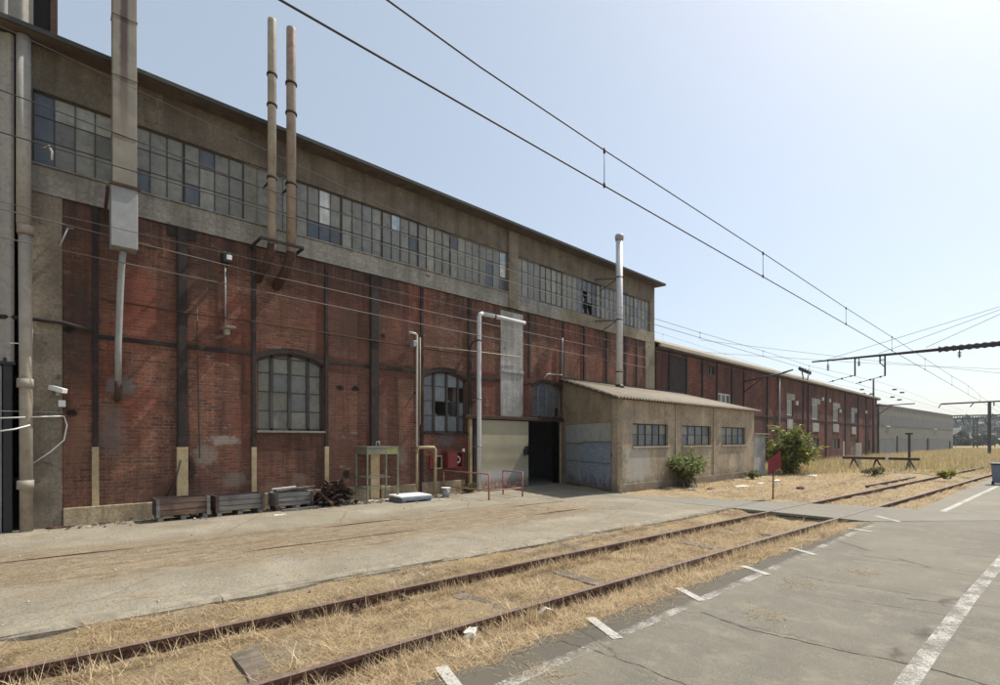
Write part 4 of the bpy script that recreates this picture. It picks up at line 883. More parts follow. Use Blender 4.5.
# corrugated roof: ridges run down the slope
mb = MB(); pitch = 0.2; y_s, y_e = 14.45, 27.15; n_ = int((y_e-y_s)/pitch*6)
x_e = Cn[0]+0.22
def rz(x): return 4.50+(3.40-4.50)*(x-FX)/(Cn[0]-FX)
vs_ = []
for k in range(n_+1):
    y = y_s+(y_e-y_s)*k/n_; dz = .036*math.sin(2*math.pi*(y-y_s)/pitch)
    # the near rake follows the skewed gable
    yg = lambda x: A[1]+(Cn[1]-A[1])*(x-FX)/(Cn[0]-FX)-0.22
    xl = FX if y > yg(FX) else FX+(y-(A[1]-.22))*(Cn[0]-FX)/(Cn[1]-A[1])
    xl = min(max(xl, FX), x_e-.02)
    for x in (xl, (xl+x_e)/2, x_e): vs_.append((x, y, rz(x)+dz))
    for x in (x_e, (xl+x_e)/2, xl): vs_.append((x, y, rz(x)+dz-.012))
fs = []
for k in range(n_):
    for j in range(6): fs.append((k*6+j, k*6+(j+1)%6, (k+1)*6+(j+1)%6, (k+1)*6+j))
mb.add(vs_, fs, 0, None, True); mb.build('roof', M['fibre_roof'], shed)
a, b = on(0), on(1); mb = MB(); mb.beam((a[0]+gn.x*.1, a[1]+gn.y*.1, 4.44), (b[0]+gn.x*.1+.1, b[1]+gn.y*.1, 3.34), .12, .05); mb.build('rake_board', M['wood_dark'], shed)
# flashing along the factory wall
MB().box(FX+.05, FX+.14, 16.7, 26.9, 4.46, 4.56).build('flashing', M['steel'], shed)
# white flue over the shed roof
xf = -13.3; fy, fz = fac(619.3, 389, xf); _, ft = fac(618.6, 236, xf)
fl = thing('flue_pipe', (xf, fy, rz(xf)), 'tall slim white metal flue with cowl rising from the shed roof', 'flue')
MB().tube([(xf,fy,rz(xf)-.02),(xf,fy,ft-.2)], .155, 18).build('pipe', M['white_pipe'], fl)
MB().tube([(xf,fy,ft-.22),(xf,fy,ft-.1),(xf+.02,fy-.02,ft+.02),(xf+.05,fy-.05,ft+.1)], [.17,.2,.2,.12], 16).build('cowl', M['galv'], fl)
MB().tube([(xf,fy,rz(xf)-.03),(xf,fy,rz(xf)+.14)], [.24,.17], 16).build('collar', M['dark'], fl)
for z in (4.95, 7.35, 9.3): MB().tube([(xf,fy,z),(xf,fy,z+.05)], .17, 16).build('band', M['dark'], fl)
for z in (7.37, 9.3): MB().beam((xf-.1,fy,z), (FX+.05,fy-.7,z-.02), .035, .035).beam((xf-.1,fy,z), (FX+.05,fy-.35,z-.5), .03, .03).build('brace', M['steel'], fl)
# small concrete lean-to behind the shed
l3 = thing('outhouse', (-11.4, 27.9, 0), 'tiny pale concrete outhouse tucked behind the far end of the shed', 'outhouse')
MB().box(-12.6, -10.26, 26.87, 28.7, 0, 2.12).build('wall', M['concrete_panel'], l3, bevel=.01)
MB().slab([(-12.7,26.86,2.2),(-10.1,26.86,2.14),(-10.1,28.9,2.14),(-12.7,28.9,2.2)], (0,0,1), .07).build('roof', M['fibre_roof'], l3)
# ================================================================== SECOND BRICK BUILDING
b2 = thing('brick_warehouse', (FX, 50, 0), 'long lower red brick warehouse with pale fascia and white framed windows', 'warehouse')
Y0, Y1 = 24.35, 75.8
up_px = [(787,792.5,395,415.5), (812,818.5,399.6,419.5), (833,838.5,404,421), (851.3,855.5,409,424)]
ops = []; upw = []; loww = []
for (a, b, t_, bt) in up_px:
    y0, zt_ = fac(a, t_, FX); y1, _ = fac(b, t_, FX); zb_ = fac((a+b)/2, bt, FX)[1]; upw.append((y0, y1, zb_, zt_-.35, 0))
for (a, b, t_, bt) in ((812.6,819,438,448.5), (833,839.6,438.5,448.5), (866,870,441,449.5)):
    y0, zt_ = fac(a, t_, FX); y1, _ = fac(b, t_, FX); zb_ = fac((a+b)/2, bt, FX)[1]; loww.append((y0, y1, zb_, zt_, 0))
nearw = []
for (a, b, t_, bt) in ((708,714.5,365,374.5), (717.5,731,392.5,405)):
    y0, zt_ = fac(a, t_, FX); y1, _ = fac(b, t_, FX); zb_ = fac((a+b)/2, bt, FX)[1]; nearw.append((y0, y1, zb_, zt_, 0))
dy0, dz = fac(850.5, 440, FX); dy1, _ = fac(857, 440, FX)
dop = (dy0, dy1, 0, 1.95, 0)
mb = MB(); wall_x(mb, FX, Y0, Y1, 0, 6.75, .35, upw+loww+nearw+[dop]); mb.build('brick_wall', M['brick_far'], b2)
for k, o_ in enumerate(upw+loww+nearw):
    y0, y1, z0, z1, _ = o_; x = FX-.12; fr = MB(); pn = MB(); wh = k < len(upw) or k == len(upw)+len(loww)+1; n_ = 3 if wh else 2
    fw = .09 if wh else .06
    for j in range(n_+1): y = y0+(y1-y0)*j/n_; fr.box(x-.02, x+.06, max(y-fw/2, y0), min(y+fw/2, y1), z0, z1)
    fr.box(x-.02, x+.05, y0, y1, z0, z0+fw); fr.box(x-.02, x+.05, y0, y1, z1-fw, z1)
    pn.add([(x,y0,z0),(x,y1,z0),(x,y1,z1),(x,y0,z1)], [(0,1,2,3)], 0, (.10,.105,.11) if wh else (.05,.055,.06))
    o = fr.build('window', M['white'] if wh else M['frame_steel'], b2); pn.build('pane', M['pane'], o)
    if k < len(upw):
        MB().box(FX-.02, FX+.03, y0-.1, y1+.5, z1+.01, z1+.5).build('lintel', M['concrete_panel'], o)
        MB().box(FX-.02, FX+.04, y0-.02, y1+.02, z0-1.1, z0-.3).build('apron_panel', M['concrete_panel'], o)
MB().box(FX-.15, FX-.1, dy0, dy1, 0, 1.95).build('door', M['wood_brown'], b2)
for pxc in (669, 686, 702, 716.5, 731.5, 743.5, 767, 803, 808, 826, 845, 858, 866):
    yc = fac(pxc, 400, FX)[0]; wd = .22 if pxc > 790 else .13
    MB().box(FX-.01, FX+.07, yc-wd/2, yc+wd/2, 0, 6.74).build('steel_column', M['steel'], b2)
mb = MB(); mb.box(FX-.01, FX+.04, Y0+.1, Y1-.1, 3.55, 3.68); mb.build('steel_beam', M['steel'], b2)
mb = MB(); yd0 = fac(668, 360, FX)[0]; yd1 = fac(685, 360, FX)[0]; mb.box(FX-.01, FX+.025, yd0, yd1, 3.7, 6.6); mb.build('dark_panel', M['steel'], b2)
mb = MB(); mb.box(FX-.4, FX+.28, Y0-.12, Y1+.4, 6.752, 6.84); mb.build('soffit_board', M['wood_dark'], b2)
mb = MB(); mb.box(FX+.22, FX+.36, Y0-.15, Y1+.4, 6.845, 6.98); mb.build('gutter', M['fascia'], b2, bevel=.02)
mb = MB(); mb.add([(FX+.25,Y0,7.0),(FX+.25,Y1+.3,7.0),(-22,Y1+.3,10.2),(-22,Y0,10.2),(FX+.25,Y0,7.06),(FX+.25,Y1+.3,7.06),(-22,Y1+.3,10.26),(-22,Y0,10.26)], [(3,2,1,0),(4,5,6,7),(0,1,5,4),(1,2,6,5),(2,3,7,6),(3,0,4,7)]); mb.build('roof', M['fibre_roof'], b2)
mb = MB(); mb.box(-22, -21.8, Y0+.03, Y1, 0, 10.1); mb.box(-21.8, FX-.36, Y1-.3, Y1-.01, 0, 6.9); mb.box(-21.8, FX-.36, Y0+.03, Y0+.3, 0, 6.9); mb.build('outer_wall', M['brick_far'], b2)
dpy = fac(779.3, 405, FX+.12)[0]
MB().tube([(FX+.12,dpy,6.8),(FX+.12,dpy,0)], .075, 10).build('downpipe', M['galv'], b2)
for (px_, py) in ((797,403), (823,399), (840.5,411), (830,400.5), (866.5,412)):
    y, z = fac(px_, py, FX+.1); MB().box(FX+.01, FX+.16, y-.09, y+.09, z-.16, z+.16).build('wall_light', M['white'], b2)
# bracket boom carrying wires off the warehouse wall
by, bz = fac(743.5, 381.5, FX)
wb = thing('wire_bracket', (FX, by, bz), 'dark braced boom reaching out from the warehouse wall', 'bracket')
tipx = FX+2.6
MB().tube([(FX+.02,by,bz),(tipx,by,bz+.35)], .05, 8).build('boom', M['dark'], wb)
MB().tube([(FX+.02,by,bz-.75),(FX+1.2,by,bz+.1)], .04, 8).build('brace', M['dark'], wb)
MB().tube([(tipx-.1,by,bz+.35),(tipx+.5,by,bz+.5)], [.06,.05], 8).build('insulator', M['dark'], wb)
# forked insulator rack on the warehouse roof edge
ry, rz_ = fac(805, 379, FX+.3)
rk = thing('insulator_rack', (FX+.3, ry, rz_), 'forked rack with a row of dark insulators on the warehouse roof edge', 'insulator rack')
s2 = fac(810, 379, FX+.3)[0]-ry
MB().tube([(FX+.3,ry-.2*s2,rz_-.3),(FX+.3,ry-.6*s2,rz_+.6)], .05, 6).tube([(FX+.3,ry+.3*s2,rz_-.3),(FX+.3,ry+.8*s2,rz_+.6)], .05, 6).beam((FX+.3,ry-1.0*s2,rz_+.62), (FX+.3,ry+1.1*s2,rz_+.5), .06, .06).build('fork', M['dark'], rk)
for k in range(5):
    y = ry+(-1.0+.5*k)*s2; z = rz_+.62-.03*k; MB().tube([(FX+.3,y,z),(FX+.3,y,z+.12),(FX+.3,y,z+.3)], [.06,.13,.07], 8).build('insulator', M['dark'], rk)

# ================================================================== GREY HALL BEHIND
hx0, hy0 = -14.2, 77.0; ux, uy = .054/math.hypot(1,.054), 1/math.hypot(1,.054); HL = 46.0
hall = thing('metal_hall', (-13.5, 92, 0), 'large plain grey metal clad hall beyond the brick warehouse', 'hall')
def H(s_, d, z): return (hx0+ux*s_+uy*d, hy0+uy*s_-ux*d, z)
HT = 6.3
def hquad(mb, s0, s1, z0, z1, d): mb.add([H(s0,d,z0),H(s1,d,z0),H(s1,d,z1),H(s0,d,z1),H(s0,d-.3,z0),H(s1,d-.3,z0),H(s1,d-.3,z1),H(s0,d-.3,z1)], [(0,1,2,3),(7,6,5,4),(0,4,5,1),(1,5,6,2),(2,6,7,3),(3,7,4,0)])
mb = MB()
n_ = int(HL/.33)
for k in range(n_): hquad(mb, k*.33, k*.33+.27, 2.0, HT, 0.02)
hquad(mb, 0, HL, -.1, HT, 0.0); mb.build('cladding', M['hall_clad'], hall)
mb = MB()
for k in range(n_): hquad(mb, k*.33, k*.33+.27, -.1, 1.95, 0.03)
mb.build('lower_cladding', M['hall_clad_blue'], hall)
mb = MB()
for k in range(n_): hquad(mb, k*.33+.002, k*.33+.272, 3.7, 5.0, 0.045)
mb.build('middle_band', M['hall_clad_blue'], hall)
mb = MB(); mb.add([H(0,-.2,HT-.05),H(HL,-.2,HT-.05),H(HL,-25,HT-.05),H(0,-25,HT-.05),H(0,-.2,HT+.02),H(HL,-.2,HT+.02),H(HL,-25,HT+.6),H(0,-25,HT+.6)], [(3,2,1,0),(4,5,6,7),(0,1,5,4),(1,2,6,5),(2,3,7,6),(3,0,4,7)]); mb.build('roof', M['hall_clad'], hall)
mb = MB(); 
mb.add([H(HL,0,0),H(HL,-25,0),H(HL,-25,HT+.4),H(HL,0,HT)], [(0,1,2,3)]); mb.add([H(0,0,0),H(0,-25,0),H(0,-25,HT+.4),H(0,0,HT)], [(3,2,1,0)]); mb.build('end_wall', M['hall_clad'], hall)
mb = MB(); hquad(mb, 0, HL, HT, HT+.09, .08); mb.build('coping', M['galv'], hall)
for s0, wd, hh in ((25.5, 1.1, 2.1), (8, .14, 2.4), (42.5, .9, 1.6)): mb = MB(); hquad(mb, s0, s0+wd, -.1, hh, .12); mb.build('door', M['dark'], hall)
for s0 in (3.0, 30.5): mb = MB(); hquad(mb, s0, s0+1.6, 3.55, 3.68, .1); mb.build('strip_light', M['white'], hall)
# ================================================================== OVERHEAD LINES
CZ = 6.1
def plane_pt(x_of_y, px_, py=None, z=None):
    """point of the vertical plane x = x0 + k*y seen at picture column px_"""
    d = ray(px_, 440); x0, k = x_of_y; t = x0/(d[0]-k*d[1]); 
    zz = z if z is not None else CAM_H+(440-py)/F_PX*t
    return (d[0]*t, d[1]*t, zz)
def catenary(pl, con_px, mes, drops, label, rc, rm_, y_end, mat=M['wire'], group=None):
    first = plane_pt(pl, con_px[0], z=CZ)
    t_ = thing('overhead_line', (first[0], first[1], CZ), label, 'overhead line', group)
    ys_ = np.linspace(-14, y_end, 40); MB().tube([(pl[0]+pl[1]*y, y, CZ) for y in ys_], rc, 6).build('contact_wire', mat, t_)
    P_ = [plane_pt(pl, a, b) for a, b in mes]; P_ = [(P_[0][0]+pl[1]*(-14-P_[0][1]), -14, P_[0][2]+ (P_[0][2]-P_[1][2])/(P_[1][1]-P_[0][1])*(P_[0][1]+14)*0.8)]+P_
    while P_[-1][1] < y_end-8:
        y = P_[-1][1]+10; P_.append((pl[0]+pl[1]*y, y, CZ+.45+.35*abs(math.sin(y*.075))))
    MB().tube(P_, rm_, 6).build('messenger_wire', mat, t_)
    for px_ in drops:
        a = plane_pt(pl, px_, z=CZ); top = None
        for p, q_ in zip(P_[:-1], P_[1:]):
            if p[1] <= a[1] <= q_[1]: u = (a[1]-p[1])/(q_[1]-p[1]); top = p[2]+(q_[2]-p[2])*u
        if top: MB().tube([(a[0],a[1],CZ-.01),(a[0],a[1],top)], rc*.55, 5).tube([(a[0],a[1],CZ-.03),(a[0],a[1],CZ+.05)], rc*1.7, 6).tube([(a[0],a[1],top-.05),(a[0],a[1],top+.03)], rc*1.7, 6).build('dropper', mat, t_)
    return t_
catenary((-5.0, .0), (274, 700), [(387,0), (480,67), (604,150), (763,253), (846,308), (892,337), (930,362)], (604.3, 763, 846, 892, 925, 952, 968, 980), 'thick twin overhead wire with droppers crossing the sky over the near track', .0125, .011, 190)
catenary((-9.75, .0), (30, 650), [(30,101), (250,183.5), (653,318), (700,332.5), (760,350), (810,366)], (700, 763, 809), 'twin overhead wire passing in front of the factory glazing', .009, .008, 120)
catenary((-12.6, .0), (30, 650), [(30,40), (653,331), (725,354), (780,372)], (663, 725, 774), 'faint twin overhead wire close along the factory wall', .006, .005, 120, M['mast'])
cable('overhead_cable', [plane_pt((-13.5,0), a, b) for a, b in ((-120,180), (64.7,224.5), (260,273.6), (440,314), (648,358))], .011, M['wire_pale'], 'upper pale feeder cable strung along the brickwork', 'overhead cable')
cable('overhead_cable', [plane_pt((-13.5,0), a, b) for a, b in ((-120,211), (60,250), (260,291), (440,328), (648,368))], .011, M['wire_pale'], 'lower pale feeder cable strung along the brickwork', 'overhead cable')
for a, b, lb in (((700,340),(1040,377),'thin span wire low across the sky from the warehouse to the right edge'), ((700,352),(1040,371),'thin slack wire across the sky above the warehouse roof')):
    p, q_ = ray(*a), ray(*b); P1 = Vector((p[0]*42, p[1]*42, CAM_H+p[2]*42)); P2 = Vector((q_[0]*38, q_[1]*38, CAM_H+q_[2]*38))
    cable('span_wire', [P1, (P1+P2)/2+Vector((0,0,-.15)), P2], .012, M['mast'], lb, 'wire')

def on_row(px_, py, y):      # point of the vertical plane y = const
    d = ray(px_, py); t = y/d[1]; return Vector((d[0]*t, y, CAM_H+d[2]*t))
# mast with long arm just outside the right edge
YA = 41.1; mx = 0.2
ms = thing('catenary_mast', (mx, YA, 0), 'catenary mast with a long dark tapering arm reaching in from the right edge', 'mast')
MB().box(mx-.14, mx+.14, YA-.12, YA+.12, 0, 10.3).build('pole', M['mast'], ms, bevel=.01)
arm0, arm1 = on_row(812,362,YA), on_row(1000,343.5,YA); arm2 = Vector((mx, YA, arm1.z+(arm1.z-arm0.z)/(arm1.x-arm0.x)*(mx-arm1.x)))
MB().tube([arm0, arm0.lerp(arm1,.35), arm0.lerp(arm1,.7), arm1, arm2], [.05,.075,.10,.155,.17], 10).build('arm', M['dark'], ms)
MB().tube([arm0.lerp(arm1, .72+.0088*k) for k in range(48)], [(.185 if k % 4 < 2 else .14) for k in range(48)], 10).build('ribbed_insulator', M['dark'], ms)
for px_, py in ((826,360), (879,353.5), (926,347.5)):
    MB().tube([on_row(px_,py,YA), Vector((mx, YA, 10.1))], .013, 5).build('stay_wire', M['wire'], ms)
def up(px_, py, px2, py2, rr): return MB().tube([on_row(px_,py,YA), on_row(px2,py2,YA)], rr, 7)
for (px_, a, b) in ((828,361,371), (859,358,366.5), (959.5,348,358)):
    mb = MB(); p, q_ = on_row(px_,a,YA), on_row(px_,b,YA); mb.tube([p, q_], .025, 6)
    for k in range(4): mb.tube([p.lerp(q_,.4+.14*k), p.lerp(q_,.46+.14*k)], .085, 8)
    mb.build('insulator', M['dark'], ms)
up(855,358,855,376,.05).build('drop_bracket', M['dark'], ms)
mb = up(880,356,880,363,.045); mb.tube([on_row(885,355.5,YA), on_row(885,376,YA)], .05, 7); mb.tube([on_row(880,363,YA), on_row(885,367,YA)], .035, 6); mb.tube([on_row(880,360,YA), on_row(885,359.5,YA)], .035, 6); mb.build('drop_bracket', M['dark'], ms)
for (p0, p1) in (((829,382),(855,375)), ((856,383.5),(885,375.5))):
    mb = up(*p0, *p1, .022); a, b = on_row(*p0,YA), on_row(*p1,YA)
    for u in (.15, .5, .85): mb.tube([a.lerp(b,u-.03), a.lerp(b,u+.03)], .06, 7)
    mb.build('steady_arm', M['dark'], ms)
# slim mast with bracket by the warehouse corner
YB = 72.5; p = on_row(873.5, 378.5, YB)
m2 = thing('catenary_mast', (p.x, YB, 0), 'slim dark mast with a low bracket arm at the end corner of the brick warehouse', 'mast')
MB().tube([(p.x,YB,0),(p.x,YB,p.z)], [.13,.09], 8).build('pole', M['mast'], m2)
a, b = on_row(875,406,YB), on_row(915,403.5,YB); MB().tube([a,b], .06, 7).build('arm', M['mast'], m2)
MB().tube([on_row(876,416,YB), on_row(893,404.7,YB)], .05, 7).build('brace', M['mast'], m2)
for px_, py in ((862,389.5),(863.5,393.5),(871.5,394),(894.5,389.5),(902,392.5),(892.5,397),(899.5,399.7)): 
    q_ = on_row(px_,py,YB); MB().tube([q_+Vector((-.2,0,0)), q_+Vector((.2,0,0))], .085, 8).build('insulator', M['dark'], m2)
YC = 86.0; p = on_row(989.5, 401, YC)
m3 = thing('catenary_mast', (p.x, YC, 0), 'single dark mast with a straight crossarm standing in the grass near the right edge', 'mast')
MB().box(p.x-.16, p.x+.16, YC-.12, YC+.12, -.1, p.z).build('pole', M['mast'], m3)
a, b = on_row(941,404,YC), on_row(1012,400.5,YC); MB().tube([a,b], .10, 7).build('arm', M['mast'], m3)
for (p0, p1) in (((941,404),(938.5,408)), ((974,402.5),(970,407)), ((994,402),(994,406))): MB().tube([on_row(*p0,YC), on_row(*p1,YC)], .06, 6).build('insulator', M['dark'], m3)
# lattice portal further off
YD = 150.0
lp = thing('lattice_portal', (on_row(975.5,450,YD).x, YD, 0), 'distant lattice portal of crossed steel on a twin post beyond the grass', 'portal')
mb = MB(); a, b = on_row(973.5,418,YD), on_row(977.5,418,YD)
for q_ in (a, b): mb.tube([(q_.x,YD,0),(q_.x,YD,q_.z)], .11, 5)
for k in range(9): z = .4+k*(a.z-.6)/9; z2 = z+(a.z-.6)/9; mb.tube([(a.x,YD,z),(b.x,YD,z2)], .06, 4); mb.tube([(b.x,YD,z),(a.x,YD,z2)], .06, 4)
mb.build('lattice_post', M['mast'], lp)
mb = MB(); a, b = on_row(951,419,YD), on_row(1010,418,YD); d_ = Vector((0,0,.75)); mb.tube([a,b], .12, 5); mb.tube([a+d_,b+d_], .12, 5)
for k in range(22): u = k/22; p, q_ = a.lerp(b,u), a.lerp(b,u+1/22); mb.tube([p, q_+d_], .06, 4); mb.tube([p+d_, q_], .06, 4)
mb.build('lattice_beam', M['mast'], lp)
for px_ in (955, 962, 968, 985): p = on_row(px_, 419, YD); MB().tube([p, p+Vector((.4,0,-1.3))], .09, 5).build('insulator', M['dark'], lp)
for (px_, top, yy_, lb) in ((946.5,440,170,'thin far pole just right of the metal hall'), (956,436,190,'thin far pole left of the lattice portal'), (963,428,200,'taller thin far pole left of the lattice portal'), (983,430,210,'thin far pole between the lattice portal and the crossarm mast'), (995,434,180,'thin far pole at the right edge behind the crossarm mast')):
    p = on_row(px_, top, yy_); tag(MB().tube([(p.x,yy_,0),(p.x,yy_,p.z)], .11, 5).build('far_pole', M['mast']), lb, 'pole', 'thin poles far beyond the grass')

# ================================================================== OBJECTS ALONG THE WALL
def crate(y0, y1, x0, x1, h_, mats, label, posts=True, tilt=0):
    t_ = thing('wooden_crate', ((x0+x1)/2, (y0+y1)/2, 0), label, 'crate', 'weathered crates along the factory wall')
    n_ = 3; z0 = .12; bh = (h_-z0)/n_
    mb = MB()
    for k in range(n_):
        j = random.uniform(-.012, .012); mb.box(x1-.03+j, x1+j, y0+.02, y1-.02+random.uniform(-.04, .0), z0+k*bh+.008, z0+(k+1)*bh-.008)
    mb.build('front_boards', mats[0], t_)
    mb = MB()
    for k in range(n_): mb.box(x0, x0+.03, y0, y1, z0+k*bh+.006, z0+(k+1)*bh-.006)
    mb.build('back_boards', mats[1], t_)
    for y in (y0, y1-.03):
        mb = MB()
        for k in range(n_): mb.box(x0+.035, x1-.035, y, y+.03, z0+k*bh+.006, z0+(k+1)*bh-.006)
        mb.build('end_boards', mats[1], t_)
    for y in (y0+.0, y1-.07):
        MB().box(x1+.013, x1+.05, y, y+.07, z0-.02, h_+.01).build('post', mats[2], t_)
    for y in (y0+.04, (y0+y1)/2-.05, y1-.14): MB().box(x0, x1, y, y+.1, 0.0, z0-.005).build('foot', mats[3], t_)
    MB().box(x0+.03, x1-.03, y0+.03, y1-.03, z0, z0+.06).build('bottom', mats[1], t_)
    return t_
crate(1.86, 2.93, -14.02, -13.5, .52, (M['wood_brown'], M['wood_dark'], M['wood_grey'], M['wood_grey']), 'neat wooden crate with pale grey corner posts, farthest left of the crates')
crate(3.05, 4.16, -14.05, -13.5, .50, (M['wood_grey'], M['wood_dark'], M['wood_dark'], M['wood_grey']), 'middle wooden crate with one bleached grey front board and dark ends')
c3 = crate(4.42, 5.42, -14.02, -13.5, .46, (M['wood_grey'], M['wood_grey'], M['wood_dark'], M['wood_dark']), 'broken open crate full of loose timber beside the rusty scrap heap')
for k in range(7):
    a = (random.uniform(-14,-13.6), random.uniform(4.35,4.7), .47+.03*k*.5); b = (random.uniform(-14,-13.55), random.uniform(5.1,5.7), .47+.03*k*.5+random.uniform(-.02,.05))
    tag(MB().beam(a, b, .06, .03).build('timber_offcut', random.choice([M['wood_grey'], M['wood_brown'], M['paper']])), 'loose timber length lying across the broken crate', 'timber', 'loose timber on the broken crate')
tag(MB().beam((-13.35,4.55,.03),(-13.3,5.5,.05),.07,.05).build('timber_offcut', M['wood_grey']), 'pale timber length on the ground in front of the broken crate', 'timber')
# rusty scrap heap
sc = MB(); CX, CY = -13.72, 6.12
for k in range(170):
    r = abs(random.gauss(0, .33)); t = random.uniform(0, 6.28); x = CX+min(r,.75)*.55*math.cos(t); y = CY+min(r,.8)*.95*math.sin(t)
    hm = max(0.03, .62*(1-((x-CX)/.5)**2-((y-CY)/.78)**2)); z = random.uniform(.3, 1)*hm
    d = Vector((random.gauss(0,1), random.gauss(0,1), random.gauss(0,.55))).normalized()*random.uniform(.08,.3)
    c = random.choice([(.05,.028,.02),(.075,.04,.026),(.03,.02,.017),(.10,.055,.035),(.045,.03,.028)])
    p = Vector((x,y,max(z,.04)))
    lo = min((p-d).z, (p+d).z)
    if lo < .01: p.z += .01-lo+.02
    if random.random() < .8: sc.beam(p-d, p+d, random.uniform(.04,.16), random.uniform(.012,.05), c=c)
    else: sc.tube([p-d*.5, p+d*.5], random.uniform(.02,.05), 7, c=c)
tag(sc.build('scrap_heap', M['chip']), 'heap of rusty brown scrap metal pieces against the wall', 'scrap heap')
# olive steel frame
fr_ = thing('steel_frame', (-13.65, 7.45, 0), 'olive green open steel frame standing in front of a yellow post', 'frame')
fx0, fx1, fy0, fy1, fh = -14.0, -13.3, 6.93, 7.93, 1.63
for (x, y) in ((fx1,fy0),(fx1,fy1),(fx0,fy0),(fx0,fy1)): MB().box(x-.025, x+.025, y-.025, y+.025, 0, fh).build('leg', M['olive'], fr_, bevel=.004)
MB().box(fx1-.02, fx1+.02, fy0+.026, fy0+.6, fh-.2, fh-.0).box(fx0+.03, fx1-.03, fy0-.02, fy0+.02, fh-.2, fh).build('top_beam', M['olive'], fr_, bevel=.005)
MB().box(fx1-.018, fx1+.022, fy0+.601, fy1-.026, fh-.2, fh-.002).build('lime_panel', M['lime'], fr_)
MB().box(fx0-.025, fx1+.03, fy0-.03, fy1+.03, fh+.001, fh+.03).build('top_plate', M['olive'], fr_)
for z in (.42, .74): MB().box(fx1-.012, fx1+.012, fy0+.03, fy1-.25, z, z+.03).box(fx0, fx1, fy0-.01, fy0+.01, z, z+.03).box(fx0, fx0+.02, fy0, fy1, z, z+.03).build('crossbar', M['olive'], fr_)
MB().tube([(fx0+.4,(fy0+fy1)/2-.06,fh+.03),(fx0+.4,(fy0+fy1)/2-.04,fh+.17),(fx0+.4,(fy0+fy1)/2+.04,fh+.17),(fx0+.4,(fy0+fy1)/2+.06,fh+.03)], .02, 7).build('lifting_eye', M['galv'], fr_)
# plastic pallet with white top
pl_ = thing('pallet', (-13.2, 8.3, 0), 'white topped grey plastic pallet lying on the apron below the red cabinets', 'pallet')
MB().slab([(-13.62,7.78,.14),(-12.78,7.72,.14),(-12.72,8.78,.14),(-13.55,8.86,.14)], (0,0,1), .05).build('deck', M['white'], pl_, bevel=.015)
mb = MB(); mb.slab([(-12.80,7.74,.05),(-12.72,7.74,.05),(-12.70,8.78,.05),(-12.78,8.78,.05)], (0,0,1), .085)
for y in (7.76, 8.2, 8.64): mb.box(-13.5, -12.74, y, y+.13, 0.0, .10)
mb.build('skirt', M['blue_grey'], pl_, bevel=.01)
# red railing
rr = thing('guard_rail', (-12.5, 10.9, 0), 'red and rust painted tube railing in front of the pale sliding door', 'railing')
Apt, Cpt, Bpt, Dpt = (-14.0, 10.15), (-11.62, 10.14), (-12.58, 11.62), (-11.6, 11.58); ht = .8
for (x, y) in (Apt, Cpt, Bpt, Dpt): MB().tube([(x,y,0),(x,y,ht+.02)], .026, 8).build('post', M['red_rail'], rr)
for z in (ht, .28): MB().tube([Apt+(z,), Cpt+(z,)], .021, 8).tube([Bpt+(z,), Dpt+(z,)], .021, 8).build('rail', M['red_rail'], rr)
MB().tube([Cpt+(.29,), Dpt+(.29,)], .021, 8).build('rail', M['red_rail'], rr)
# bucket
bx, by_ = grd(446, 497); 
bk = thing('bucket', (bx, by_, 0), 'small dented pale metal bucket on the apron below the open red cabinet', 'bucket')
MB().tube([(bx,by_,0),(bx,by_,.03),(bx,by_,.3)], [.11,.12,.15], 14, cap=True).build('body', M['galv'], bk)
MB().tube([(bx,by_,.29),(bx,by_,.315)], .16, 14).build('rim', M['white'], bk)
# stand inside the doorway
wx_, wy_ = -15.6, 15.5
wsn = thing('warning_stand', (wx_, wy_, 0), 'small yellow board on a thin stand in the dark doorway', 'stand')
MB().tube([(wx_,wy_,0),(wx_,wy_,1.0)], .02, 7).build('post', M['galv'], wsn); MB().box(wx_-.01, wx_+.02, wy_-.12, wy_+.12, .85, 1.15).build('board', M['yellow'], wsn)
# litter along the foot of the wall
LT = [('paper', 'crumpled white paper scrap on the ground'), ('wood_grey', 'grey splinter of wood on the ground'), ('stone', 'pale lump of rubble on the ground')]
for (px_, py, mm, lb, s_) in ((345,504,'paper','crumpled pale sheet between the scrap heap and the steel frame',.22), (372,501,'paper','white plastic scrap under the steel frame',.25), (385,500,'white','bright white film scrap beside the pallet',.2), (442,500,'paper','torn white bag beside the pallet and bucket',.18), (458,493,'stone','rubble lump at the foot of the red railing',.16), (57,528,'rust','rusty flat bar at the foot of the grey pier',.3), (103,523,'wood_dark','dark plank at the foot of the first yellow post',.3), (113,520,'stone','pale stone block standing against the plinth',.3), (280,515,'paper','pale timber chip before the middle crate',.15)):
    x, y = grd(px_, py); mb = MB(); n_ = 9; vs_ = [(x, y, .05*s_*3)]
    ring = [(x+s_*random.uniform(.3,.55)*math.cos(2*math.pi*k/n_), y+s_*random.uniform(.5,1.0)*math.sin(2*math.pi*k/n_), random.uniform(.002,.04)) for k in range(n_)]
    low = [(a, b, -.01) for a, b, c in ring]
    mb.add(vs_+ring+low, [(0,1+k,1+(k+1)%n_) for k in range(n_)]+[(1+k,1+n_+k,1+n_+(k+1)%n_,1+(k+1)%n_) for k in range(n_)]); tag(mb.build('litter', M[mm]), lb, 'litter')
